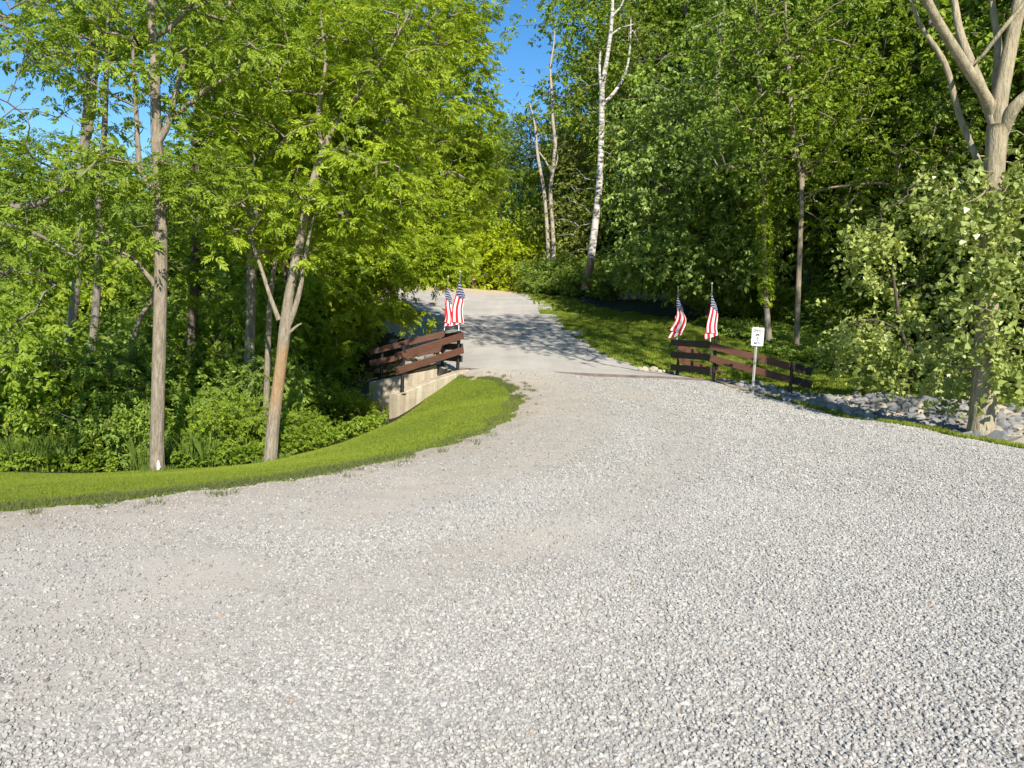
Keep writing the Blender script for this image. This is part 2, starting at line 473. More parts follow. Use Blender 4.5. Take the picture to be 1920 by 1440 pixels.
def H(x, y):
    x = np.asarray(x, float); y = np.asarray(y, float); sh = x.shape
    xc = np.clip(x.ravel(), -42, 42); yc = np.clip(y.ravel(), -22, 84)
    out = np.empty(len(xc))
    for i in range(0, len(xc), 40000):
        X = xc[i:i + 40000]; Y = yc[i:i + 40000]
        d2 = (X[:, None] - CP[None, :, 0]) ** 2 + (Y[:, None] - CP[None, :, 1]) ** 2
        out[i:i + 40000] = (np.where(d2 > 0, d2 * np.log(d2 + 1e-12), 0) * .5) @ _w[:-3] + _w[-3] + _w[-2] * X + _w[-1] * Y
    out = out.reshape(sh)
    c = inpoly(x, y, CHAN)
    return np.where(c, np.minimum(out, -1.85), out)

GR_LEFT = [(-30, -14), (-12, -3.6), (-8, .9), (-3.75, 5.55), (-2.9, 6.27), (-1.85, 7.3), (-1.0, 8.85), (-.25, 11.2), (.22, 13.3), (.3, 15), (.1, 17.2), (-.25, 18.6), (-1.35, 19.75)]
GR_RIGHT = [(5.15, 20.1), (5.75, 18.6), (6.4, 17.1), (7.15, 14.3), (7.75, 11.7), (8.6, 8), (9.6, 0), (10.5, -16)]
GRAVEL = GR_LEFT + [(-1.4, 20.02), (5.2, 20.06)] + GR_RIGHT
ROAD = [(-1.38, 20.0), (5.15, 20.04), (4.7, 22.0), (3.95, 22.9), (3.3, 24.6), (2.8, 26.6), (2.3, 30), (1.75, 36), (1.1, 42), (.5, 47.5), (-.6, 50.0), (-5, 51.2), (-12, 51), (-25, 54), (-26, 47), (-13, 43), (-7.6, 37), (-5.6, 32), (-4.6, 28.3), (-3.2, 25), (-1.98, 22)]
LAWN_R = [(5.0, 21.6), (6.3, 19.9), (7.0, 18.7), (8.6, 17.6), (11, 16.0), (15, 14.2), (24, 12), (24, 16), (16, 18.8), (12.5, 21.5), (10.2, 23.8), (8.8, 26.5), (7.9, 29.5), (7.0, 32.5), (4.4, 37.5), (2.6, 43), (1.2, 46.5), (.3, 48.2), (-2, 46), (1.0, 30), (2.5, 24)]
RIPRAP = [(5.35, 19.9), (5.9, 18.5), (6.6, 17.2), (7.5, 14.5), (8.2, 11.9), (9, 8.5), (14, 9), (17, 13.3), (11, 16.0), (8.6, 17.7), (7.2, 18.9), (6.5, 19.9), (5.5, 20.6)]
LAWN_L = [(-40, -22), (-1.3, 19.5), (.4, 15), (.4, 13), (-1, 8.8), (-3.7, 5.5), (-12, -3.6), (-30, -14)]

def region(x, y):
    """0 woodland floor, 1 lawn, 2 gravel, 3 road, 4 rock bed, 5 creek, 6 far lawn"""
    far = np.clip((y - 15) / 20, 0, 1)
    j = .17 + .30 * far
    xn = x + (vnoise(x, y, 3.1, 1) - .5) * 2 * j + (vnoise(x, y, .8, 2) - .5) * .3
    yn = y + (vnoise(x, y, 3.1, 3) - .5) * 2 * j + (vnoise(x, y, .8, 4) - .5) * .3
    r = np.zeros(x.shape, int)
    wob = (vnoise(x, y, .7, 7) - .5) * 1.0
    r[((x < 1) & (y < 20) & (y - wob < 13.6 + np.where(x > -3.2, np.clip((x + 4.2) * .72 + np.clip((x + 3.2) * 3.4, 0, 6), 0, 6.2), np.clip((x + 4.2) * .72, -.4, 4.6)))) | (x > 5) & (y < 20)] = 1
    r[(x < -1.5) & (y > 16.5) & (y < 24) & (x < -3.6 - (y - 17) * .1)] = 5
    r[inpoly(x, y, CHAN)] = 5
    r[inpoly(xn, yn, LAWN_R)] = 6
    rr = inpoly(xn, yn, RIPRAP) & (dist_line(x, y, GR_RIGHT[:6]) > .34 + .1 * (vnoise(x, y, 2, 9) - .5)); r[rr] = 4
    r[(dist_line(xn, yn, [(5.3, 20.3), (5.7, 18.9), (6.3, 17.5)]) < .24) & (x > 4.9)] = 7
    r[inpoly(xn, yn, ROAD) | (inpoly(x, y, ROAD) & (y < 22))] = 3
    r[inpoly(xn, yn, GRAVEL) & (y < 20.02)] = 2
    return r

def axis(lo, hi, d0, n_out, far, mid=None):
    a = list(np.arange(lo, hi + 1e-6, d0))
    g = 1.13
    d = d0; p = hi
    up = []
    while p < far[1]:
        d = min(d * g, 60); p += d; up.append(p)
    d = d0; p = lo; dn = []
    while p > far[0]:
        d = min(d * g, 60); p -= d; dn.append(p)
    return np.array(dn[::-1] + a + up)
gx = axis(-8.5, 9.5, .06, 0, (-420, 420)); gy = axis(4.6, 24, .07, 0, (-60, 420))
GX, GY = np.meshgrid(gx, gy)
GZ = H(GX, GY)
cxm, cym = (GX[:-1, :-1] + GX[1:, 1:]) / 2, (GY[:-1, :-1] + GY[1:, 1:]) / 2
REG = region(cxm, cym)
# tiny relief so the ground never reads as a sheet
GZ = GZ + (vnoise(GX, GY, 1.3, 11) - .5) * .03 + (vnoise(GX, GY, 5, 12) - .5) * .012
nx = len(gx)
ii = (np.arange(len(gy) - 1)[:, None] * nx + np.arange(nx - 1)[None, :])
QUADS = np.stack([ii, ii + 1, ii + 1 + nx, ii + nx], -1)
VV = np.stack([GX, GY, GZ], -1).reshape(-1, 3)

def dustmask(x, y):
    """how packed and stoneless the lot is: 0 loose stone, 1 bare fines"""
    d = dist_line(x, y, GR_LEFT[2:])
    e = np.clip(1.3 - d / 1.9, 0, 1)
    pale = np.clip((vnoise(x, y, .55, 21) * .6 + vnoise(x * .7 + y * .7, (y - x) * .25, 1.2, 22) * .6 - .52) * 3.0, 0, 1)
    w = np.clip((2.2 - x) / 3.5, 0, 1) * .9
    tr = np.maximum(np.clip(1.25 - dist_line(x, y, [(-7, 1.2), (-3.2, 4.3), (-1.2, 6.2), (.2, 8.4), (1.0, 11), (1.3, 14), (.9, 19.5)]) / .75, 0, 1),
                    np.clip(1.2 - dist_line(x, y, [(-6, -.5), (-2.2, 2.8), (.4, 5.6), (2.0, 8.6), (2.6, 12), (2.4, 19.5)]) / .6, 0, 1) * .75)
    return np.clip(np.maximum(e * .9, np.maximum(pale * w, tr * (.55 + .5 * vnoise(x, y, 1.1, 23)))), 0, 1)

def ground_piece(name, ids, mat, dust=False, dz=0.0):
    q = QUADS[np.isin(REG, ids)].reshape(-1, 4)
    u, inv = np.unique(q, return_inverse=True)
    V = VV[u].copy(); V[:, 2] += dz
    me = mesh_np(name, V, [inv.reshape(-1, 4)], smooth=True)
    if dust:
        a = me.attributes.new("dust", 'FLOAT', 'POINT')
        a.data.foreach_set("value", dustmask(V[:, 0], V[:, 1]).astype(np.float32))
        a = me.attributes.new("edge", 'FLOAT', 'POINT')
        de = np.minimum(dist_line(V[:, 0], V[:, 1], GR_LEFT), dist_line(V[:, 0], V[:, 1], GR_RIGHT) * 1.6)
        e = np.clip(1.15 - de / (.22 + .95 * vnoise(V[:, 0], V[:, 1], 1.5, 61)), 0, 1)
        tk_ = np.clip(1.3 - dist_line(V[:, 0], V[:, 1], [(-7, 1.6), (-3.2, 4.9), (-1.4, 6.6), (0, 8.8), (.9, 11.4), (1.1, 14), (.7, 17)]) / .9, 0, 1) * np.clip((V[:, 1] - 3) / 4, 0, 1) * .38
        e = np.maximum(e, tk_)
        a.data.foreach_set("value", (e * (.35 + .6 * vnoise(V[:, 0], V[:, 1], 4, 62))).astype(np.float32))
    o = link(name, me, mat); o["kind"] = "structure"; return o
ground_piece("woodland_floor", [0], M["duff"])
ground_piece("lawn", [1], M["lawn"])
ground_piece("far_lawn", [6], M["lawn"])
ground_piece("gravel_lot", [2], M["gravel"], True)
ground_piece("road", [3], M["road"])
ground_piece("stone_bed", [4], M["creek"])
ground_piece("creek_bed", [5], M["creek"])
ground_piece("dirt_strip", [7], M["dirt"])

# ------------------------------------------------------------------ walls, deck beam, fences
def wall_mesh(pts, thick, zb, zt):
    """vertical slab along pts (xy); zt per-point top; bottom zb"""
    mb = MB(); P = np.asarray(pts, float)
    t = np.gradient(P, axis=0); nrm = np.stack([-t[:, 1], t[:, 0]], 1); nrm /= np.linalg.norm(nrm, axis=1)[:, None]
    L, Rr = P + nrm * thick / 2, P - nrm * thick / 2
    c = .02
    prof = []
    for a, b, z in zip(L, Rr, zt):
        d = (b - a) / np.linalg.norm(b - a)
        prof.append([(*a, zb), (*a, z - c), (*(a + d * c), z), (*(b - d * c), z), (*b, z - c), (*b, zb)])
    V = np.array(prof); n, k = V.shape[:2]
    i = np.arange(n - 1)[:, None] * k; j = np.arange(k)[None, :]; jj = (j + 1) % k
    mb.add(V.reshape(-1, 3), [np.stack([i + j, i + jj, i + k + jj, i + k + j], -1).reshape(-1, 4), np.arange(k)[None, ::-1], (np.arange(k) + (n - 1) * k)[None, :]])
    return mb
TH = .28
nw_a, nw_b = at(872, 692, 20.05), at(738, 739, 18.15)
w = wall_mesh([nw_a[:2], (nw_a[:2] * .5 + nw_b[:2] * .5), nw_b[:2]], TH, -2.2, [nw_a[2], nw_a[2] * .5 + nw_b[2] * .5 + .03, nw_b[2]])
o = w.build("concrete_wing_wall", M["concrete"])
tag(o, "pale concrete wing wall rising from the left lawn, in front of the other one", "retaining wall", "concrete walls of the culvert")
fw_a, fw_b = at(826, 690, 22.1), at(694, 716, 22.2)
w = wall_mesh([fw_a[:2], fw_b[:2]], TH, -2.4, [fw_a[2], fw_b[2]])
o = w.build("concrete_wing_wall", M["concrete"])
tag(o, "shaded concrete wing wall behind, left of the pale one at the creek", "retaining wall", "concrete walls of the culvert")
w = wall_mesh([(-1.46, 20.16), (-2.0, 21.96)], .24, -2.4, [.14, .14])
o = w.build("culvert_headwall", M["concrete"])
tag(o, "concrete headwall under the rails coloured dark for shade at the left edge of the road", "retaining wall", "concrete walls of the culvert")
w = wall_mesh([(5.24, 19.92), (4.78, 22.1)], .24, -1.2, [.165, .165])
o = w.build("culvert_headwall", M["concrete"])
tag(o, "low concrete headwall under the rails coloured dark for shade at the right edge of the road", "retaining wall", "concrete walls of the culvert")
# dirt kerb running from right headwall along the wing fence
mb = MB(); A, B = at(862, 691.5, 20.02), at(1318, 711.5, 20.06)
board(mb, A + [0, 0, -.03], B + [0, 0, -.03], .12, .12, .015)
o = mb.build("edge_beam", M["rust"]); tag(o, "dark weathered steel beam set across the road between the two fences", "beam")

POST_R = .045
def post(parent, x, y, zb, zt):
    mb = MB()
    mb.tube([(x, y, zb), (x, y, zt - .02)], POST_R, 12)
    mb.tube([(x, y, zt - .02), (x, y, zt), (x, y, zt + .012)], [POST_R + .01, POST_R + .01, POST_R * .5], 12)
    mb.tube([(x, y, zb - .0), (x, y, zb + .02)], POST_R + .05, 12)
    return mb.build("post", M["black"], parent)
def rail(parent, A, B, mat, h=.165, ext=(0, 0), off=(0, 0)):
    A, B = np.array(A, float), np.array(B, float); d = (B - A) / np.linalg.norm(B - A)
    A = A - d * ext[0]; B = B + d * ext[1]
    A[:2] += off; B[:2] += off
    mb = MB(); board(mb, A, B, h, .045)
    return mb.build("rail", mat, parent)

# ---- left fence
Pn, Pf = at(858, 694, 20.0), at(829, 690, 22.0)          # posts at the bridge
Pe, Pg = at(754, 731, 18.25), at(715, 713, 22.3)         # ends of the wings
lf = empty("rail_fence", (Pn[0], Pn[1], Pn[2]))
tag(lf, "brown plank fence, shaded rails coloured dark, on the concrete walls left of the road", "fence", "plank fences either side of the culvert")
for p, yt in ((Pn, 619), (Pf, 619), (Pe, 648), (Pg, 651)):
    pass
post(lf, Pn[0], Pn[1], Pn[2] - .05, at(858, 621, 20.0)[2]); post(lf, Pf[0], Pf[1], Pf[2] - .05, at(829, 620, 22.0)[2])
post(lf, Pe[0], Pe[1], Pe[2] - .1, at(754, 648, 18.25)[2]); post(lf, Pg[0], Pg[1], Pg[2] - .1, at(715, 651, 22.3)[2])
cam2 = lambda p: np.array([-p[0], -p[1]]) / np.hypot(p[0], p[1])
def offset(p, q, s):   # push boards to the camera side (+) or far side (-) of the posts
    d = np.array([q[0] - p[0], q[1] - p[1]]); nn = np.array([-d[1], d[0]]); nn /= np.linalg.norm(nn)
    if nn @ (-np.asarray(p[:2])) < 0: nn = -nn
    return tuple(nn * s)
OFF = POST_R + .03
on = offset(Pn, Pe, OFF)
for (yr, yl) in ((629, 668.5), (656, 696.5)):
    rail(lf, at(864, yr, 19.97), at(737, yl, 18.02), M["brown"], .17, (0, 0), on)
of = offset(Pf, Pg, OFF)
for (yr, yl) in ((627, 660), (654, 681)):
    rail(lf, at(829, yr, 22.02), at(695, yl, 22.34), M["brown"], .17, (.1, .0), of)
ob = offset(Pn, Pf, -OFF)
for z in (.44, .75, 1.05):
    rail(lf, (Pn[0], Pn[1], Pn[2] + z - .14), (Pf[0], Pf[1], Pf[2] + z - .14), M["shadeb"], .17, (.12, .1), ob)  # rails turned from the sun, their shade painted into the colour

# ---- right fence
Qn, Qf = at(1337, 713, 20.0), at(1270, 702, 22.0)
Qe, Qg = at(1480, 752, 18.9), at(1342, 715, 23.4)
rf = empty("rail_fence", (Qn[0], Qn[1], Qn[2]))
tag(rf, "brown plank fence, shaded boards coloured dark, right of the road, behind the speed limit sign", "fence", "plank fences either side of the culvert")
post(rf, Qn[0], Qn[1], Qn[2] - .1, at(1337, 633, 20.0)[2]); post(rf, Qf[0], Qf[1], Qf[2] - .1, at(1270, 637, 22.0)[2])
post(rf, Qe[0], Qe[1], Qe[2] - .15, at(1480, 684, 18.9)[2]); post(rf, Qg[0], Qg[1], Qg[2] - .1, at(1342, 674, 23.4)[2])
on = offset(Qn, Qe, OFF)
for (yl, yr) in ((648, 686.5), (671.5, 711)):
    a, b = at(1334, yl, 20.0), at(1480, yr, 18.9)
    rail(rf, a, b, M["brown"], .175, (0, .04), on)
    b2 = at(1521, yr + 11.5, 18.75); rail(rf, b, b2, M["shadeb"], .2, (.02, 0), tuple(-np.array(on)))  # board end past the post, tree shade painted into its colour
of = offset(Qf, Qg, OFF)
for (yl, yr) in ((650, 681), (674, 701)):
    rail(rf, at(1268, yl, 22.0), at(1349, yr, 23.5), M["brown"], .17, (0, 0), of)
ob = offset(Qn, Qf, OFF)
for (yn_, yf_) in ((647, 642.5), (670, 665.5), (695.5, 689)):
    rail(rf, at(1337, yn_, 20.0), at(1270, yf_, 22.0), M["shadeb"], .175, (.02, .24), ob)  # shaded faces of the bridge rails, darkened by colour

# ------------------------------------------------------------------ flags
def flag(name, pole_b, pole_t, W, fold, seed, label, hoist=.70, fly=1.2, shift=.1, folds=2.0, sway=.015):
    rng = random.Random(seed)
    root = empty(name, tuple(pole_b)); pole_b, pole_t = np.array(pole_b), np.array(pole_t)
    tag(root, label, "flag", "flags on the fence posts")
    mb = MB(); mb.tube([pole_b, pole_b * .5 + pole_t * .5, pole_t], .0105, 8); mb.build("pole", M["polewhite"], root, True)
    fb = MB(); u = (pole_t - pole_b) / np.linalg.norm(pole_t - pole_b)
    fb.tube([pole_t + u * (k * .012) for k in range(7)], [.008, .02, .028, .03, .026, .016, .004], 10)
    fb.build("finial", M["gold"], root, True)
    bk = MB(); bk.box(pole_b + u * .06, .07, .05, .06, None, .008); bk.build("bracket", M["black"], root)
    n, m = 60, 40
    S, T = np.meshgrid(np.linspace(0, 1, n), np.linspace(0, 1, m), indexing='ij')
    # the cloth hangs limp: gathered into a few upright folds, the fly falling almost straight down
    top = pole_t - u * .07
    Q = (1 - T) * folds
    wave = .5 - .5 * np.cos(math.pi * Q)
    open_ = np.clip(S / .13, 0, 1) ** .7
    x = W * wave * open_ * (.82 + .18 * S) + .02 * S * np.sin(fold + S * 7) + W * .10 * (1 - T) * S
    y = -(.028 * Q + .012 * np.sin(S * 8 + fold)) * open_
    z = -T * hoist * (1 - .72 * np.clip(S / .6, 0, 1)) - S * fly * (.96 - .10 * wave) - .10 * open_ * wave
    z = z + .03 * S * np.sin(Q * 2.1 + fold)
    x = x * (.62 + .5 * S) - shift * S
    x = x + sway * np.sin(S * 6.5 + fold) * S
    V = np.stack([top[0] + x, top[1] - .013 + y, top[2] + z], -1)
    idx = np.arange(n * m).reshape(n, m)
    q = np.stack([idx[:-1, :-1], idx[1:, :-1], idx[1:, 1:], idx[:-1, 1:]], -1).reshape(-1, 4)
    me = mesh_np("cloth", V.reshape(-1, 3), [q], True)
    uvl = me.uv_layers.new(name="UVMap")
    uv = np.stack([S, T], -1).reshape(-1, 2)[q.ravel()]
    uvl.data.foreach_set("uv", uv.astype(np.float32).ravel())
    link("cloth", me, M["flag"], root)
    return root
flag("american_flag", at(859.5, 650, 20.02), at(862.5, 512, 20.02), .31, .6, 1, "star-spangled flag at the left fence's front post, wider and straighter than its neighbour", shift=.24, folds=1.9)
flag("american_flag", at(831, 650, 22.06), at(840, 521, 22.06), .27, 2.2, 2, "star-spangled flag left of and behind the wider one on the left fence", folds=2.15, sway=.03)
flag("american_flag", at(1269, 655, 22.06), at(1271.5, 540, 22.06), .34, 4.0, 3, "star-spangled flag over the far post of the right fence, folded in zigzags", sway=.075, shift=.13)
flag("american_flag", at(1331, 668, 20.02), at(1335, 534, 20.02), .29, 5.3, 4, "star-spangled flag at the right fence's near post, beside the sign")

# ------------------------------------------------------------------ speed limit sign
sb = at(1411.5, 743, 18.3); st = at(1421, 622, 18.3)
sg = empty("speed_limit_sign", tuple(sb))
tag(sg, "white speed limit sign on a thin metal post by the gravel edge", "sign")
mb = MB()
ux = (st - sb) / np.linalg.norm(st - sb)
e1 = np.cross(ux, [0, 1.0, 0]); e1 /= np.linalg.norm(e1); e2 = np.cross(e1, ux)
# U-channel post
prof = np.array([(-.030, .012), (-.018, .012), (-.012, -.014), (.012, -.014), (.018, .012), (.030, .012), (.030, .016), (.016, .016), (.010, -.009), (-.010, -.009), (-.016, .016), (-.030, .016)])
pv = np.concatenate([(p + prof[:, :1] * e1 + prof[:, 1:] * e2 + np.array([0, .035, 0])) for p in (sb - ux * .3, st + ux * .12)])
k = len(prof); j = np.arange(k); jj = (j + 1) % k
mb.add(pv, [np.stack([j, jj, jj + k, j + k], -1), j[None, ::-1], j[None, :] + k])
mb.build("post", M["galv"], sg)
pc = at(1420.6, 631.3, 18.3); PW, PH, RC = .29, .435, .03
rot = np.stack([e1, -e2, ux], 1)
face_up = -e2 if (-e2)[1] < 0 else e2
rx_ = e1 if e1[0] > 0 else -e1
def rrect(w_, h_, r_, n=5):
    out = []
    for cx_, cz_, a0 in ((w_ / 2 - r_, h_ / 2 - r_, 0), (-w_ / 2 + r_, h_ / 2 - r_, 90), (-w_ / 2 + r_, -h_ / 2 + r_, 180), (w_ / 2 - r_, -h_ / 2 + r_, 270)):
        for i in range(n):
            a = R(a0 + 90 * i / (n - 1)); out.append((cx_ + r_ * math.cos(a), cz_ + r_ * math.sin(a)))
    return np.array(out)
def plate(name, outline, d0, d1, mat, parent, hole=None):
    a = np.array([pc + rx_ * p[0] + ux * p[1] + face_up * d0 for p in outline]); b = np.array([pc + rx_ * p[0] + ux * p[1] + face_up * d1 for p in outline])
    mb = MB(); n = len(outline); j = np.arange(n); jj = (j + 1) % n
    if hole is None:
        mb.add(np.vstack([a, b]), [np.stack([j, jj, jj + n, j + n], -1), j[None, ::-1], j[None, :] + n])
    else:
        c = np.array([pc + rx_ * p[0] + ux * p[1] + face_up * d1 for p in hole])
        mb.add(np.vstack([b, c]), [np.stack([j, jj, jj + n, j + n], -1)])
    return mb.build(name, mat, parent)
panel = plate("panel", rrect(PW, PH, RC), .0, .004, M["white"], sg)
plate("border", rrect(PW - .016, PH - .016, RC - .006), 0, .0065, M["ink"], panel, rrect(PW - .026, PH - .026, RC - .011))
def lettering(txt, w_, h_, cz, mat, thick=True):
    cu = bpy.data.curves.new("txt", 'FONT'); cu.body = txt; cu.align_x = 'CENTER'; cu.size = 1.0; cu.extrude = .02
    if thick: cu.offset = .022
    to = bpy.data.objects.new("txt", cu); COL.objects.link(to)
    dg = bpy.context.evaluated_depsgraph_get(); dg.update()
    me = bpy.data.meshes.new_from_object(to.evaluated_get(dg))
    bpy.data.objects.remove(to); bpy.data.curves.remove(cu)
    n = len(me.vertices); co = np.empty(n * 3, dtype=np.float32); me.vertices.foreach_get("co", co); co = co.reshape(-1, 3)
    lo, hi = co.min(0), co.max(0)
    co[:, 0] = (co[:, 0] - (lo[0] + hi[0]) / 2) / (hi[0] - lo[0]) * w_
    co[:, 1] = (co[:, 1] - (lo[1] + hi[1]) / 2) / (hi[1] - lo[1]) * h_ + cz
    co[:, 2] = (co[:, 2] - lo[2]) / (hi[2] - lo[2]) * .0025 + .0055
    P = pc + co[:, :1] * rx_ + co[:, 1:2] * ux + co[:, 2:] * face_up
    me.vertices.foreach_set("co", P.astype(np.float32).ravel()); me.materials.clear(); me.update()
    return link("lettering", me, mat, panel)
lettering("SPEED", .225, .074, .138, M["ink"]); lettering("LIMIT", .20, .074, .045, M["ink"])
lettering("5", .055, .088, -.055, M["ink"]); lettering("MPH", .155, .070, -.155, M["blueink"])
for dz in (.17, -.18):
    mb = MB(); c = pc + ux * dz; mb.tube([c, c + face_up * .009], .008, 8); mb.build("bolt", M["galv"], panel)

# ------------------------------------------------------------------ rocks
rs = np.random.RandomState(3)
def ico(sub=0):
    t = (1 + 5 ** .5) / 2
    v = np.array([(-1, t, 0), (1, t, 0), (-1, -t, 0), (1, -t, 0), (0, -1, t), (0, 1, t), (0, -1, -t), (0, 1, -t), (t, 0, -1), (t, 0, 1), (-t, 0, -1), (-t, 0, 1)], float)
    v /= np.linalg.norm(v[0])
    f = np.array([(0, 11, 5), (0, 5, 1), (0, 1, 7), (0, 7, 10), (0, 10, 11), (1, 5, 9), (5, 11, 4), (11, 10, 2), (10, 7, 6), (7, 1, 8), (3, 9, 4), (3, 4, 2), (3, 2, 6), (3, 6, 8), (3, 8, 9), (4, 9, 5), (2, 4, 11), (6, 2, 10), (8, 6, 7), (9, 8, 1)])
    for _ in range(sub):
        v = list(map(tuple, v)); cache = {}; nf = []
        def mid(a, b):
            kk = (min(a, b), max(a, b))
            if kk not in cache:
                mm = np.array(v[a]) + np.array(v[b]); mm /= np.linalg.norm(mm); v.append(tuple(mm)); cache[kk] = len(v) - 1
            return cache[kk]
        for a, b, c in f:
            ab, bc, ca = mid(a, b), mid(b, c), mid(c, a); nf += [(a, ab, ca), (b, bc, ab), (c, ca, bc), (ab, bc, ca)]
        v = np.array(v); f = np.array(nf)
    return v, f
def rock_shape(rng, sub=2):
    """angular block: sphere cut by random planes"""
    v, f = ico(sub); v = v.copy()
    for _ in range(11):
        nrm = rng.normal(size=3); nrm /= np.linalg.norm(nrm); d = rng.uniform(.45, .8)
        s = v @ nrm; ov = s > d
        v[ov] -= (s[ov] - d)[:, None] * nrm
    v *= rng.uniform(.75, 1.25, 3) * [1, 1, .72]
    v += rng.normal(size=v.shape) * .012
    return v, f
ROCKS = []
for i in range(18):
    v, f = rock_shape(rs)
    ROCKS.append(mesh_np("rock", v, [f], False, np.full(len(f), (i + .5) / 18)))
for me in ROCKS: me.materials.append(M["rock"])
def put_rock(name, x, y, s, rng, label, group, sink=.25, me=None, z=None):
    o = bpy.data.objects.new(name, me or ROCKS[rng.randint(len(ROCKS))])
    COL.objects.link(o)
    zz = float(H(np.array([x]), np.array([y]))[0]) if z is None else z
    o.location = (x, y, zz + s * (.5 - sink)); o.scale = (s * rng.uniform(.8, 1.2), s * rng.uniform(.8, 1.2), s * rng.uniform(.7, 1.1))
    o.rotation_euler = (rng.uniform(-.5, .5), rng.uniform(-.5, .5), rng.uniform(0, 6.3))
    tag(o, label, "rock", group); return o
cand = []
for k in range(60000):
    x, y = rs.uniform(5.2, 17), rs.uniform(9, 21)
    cand.append((x, y))
cand = np.array(cand); rg = region(cand[:, 0], cand[:, 1]); cand = cand[rg == 4]
sel = []
for p in cand:
    if p[0] / p[1] > .95: continue
    s = rs.uniform(.10, .20) * (1 if p[1] < 18 else .8)
    if all((p[0] - q[0]) ** 2 + (p[1] - q[1]) ** 2 > ((s + q[2]) * .52) ** 2 for q in sel): sel.append((p[0], p[1], s))
sel.sort(key=lambda q: (q[1] - q[2] * 14))
for (x, y, s) in sel[:300]:
    put_rock("riprap_rock", x, y, s * 1.1, rs, "angular rip-rap stone in the rock bed between gravel and right lawn", "rip-rap stones beside the gravel")
if len(sel) > 300:
    mb = MB()
    for (x, y, s) in sel[300:]:
        v, f = rock_shape(rs, 1); a = rs.uniform(0, 6.3)
        rz = np.array([[math.cos(a), -math.sin(a), 0], [math.sin(a), math.cos(a), 0], [0, 0, 1]])
        mb.add((v * s * 1.1) @ rz.T + [x, y, float(H(np.array([x]), np.array([y]))[0]) + s * .2], [f])
    me = mb.mesh("riprap_mass"); a = me.attributes.new("var", 'FLOAT', 'FACE')
    a.data.foreach_set("value", np.repeat(rs.rand(len(sel) - 300), 80).astype(np.float32))
    o = link("riprap_mass", me, M["rock"]); tag(o, "smaller rip-rap stones at the back of the rock bed", "rocks", None, "stuff")
WH = mesh_np("rock", *(lambda r: (r[0], [r[1]]))(rock_shape(rs)), False, np.full(320, .9)); WH.materials.append(M["rock"])
for i, (px, py, s) in enumerate([(1203, 690.5, .17), (1212, 690, .19), (1222, 692, .14), (1227, 690, .22), (1238, 697, .13), (1246, 699, .12), (1255, 701, .11), (1263, 702, .10)]):
    p = at(px, py, 22.2); put_rock("pale_rock", p[0], p[1] + .15, s * .7, rs, "pale stone in the short row at the road edge by the right flags", "pale stones at the road edge", .2, WH)
# rocks on the bank behind the left wing walls
for k in range(46):
    px, py = rs.uniform(752, 838), rs.uniform(672, 700)
    Y = 22.9 + (700 - py) * .075 + rs.uniform(-.2, .2); p = at(px, py, Y)
    put_rock("bank_rock", p[0], p[1], rs.uniform(.10, .20), rs, "pale bank stone behind the left fence above the creek", "bank stones behind the left fence")

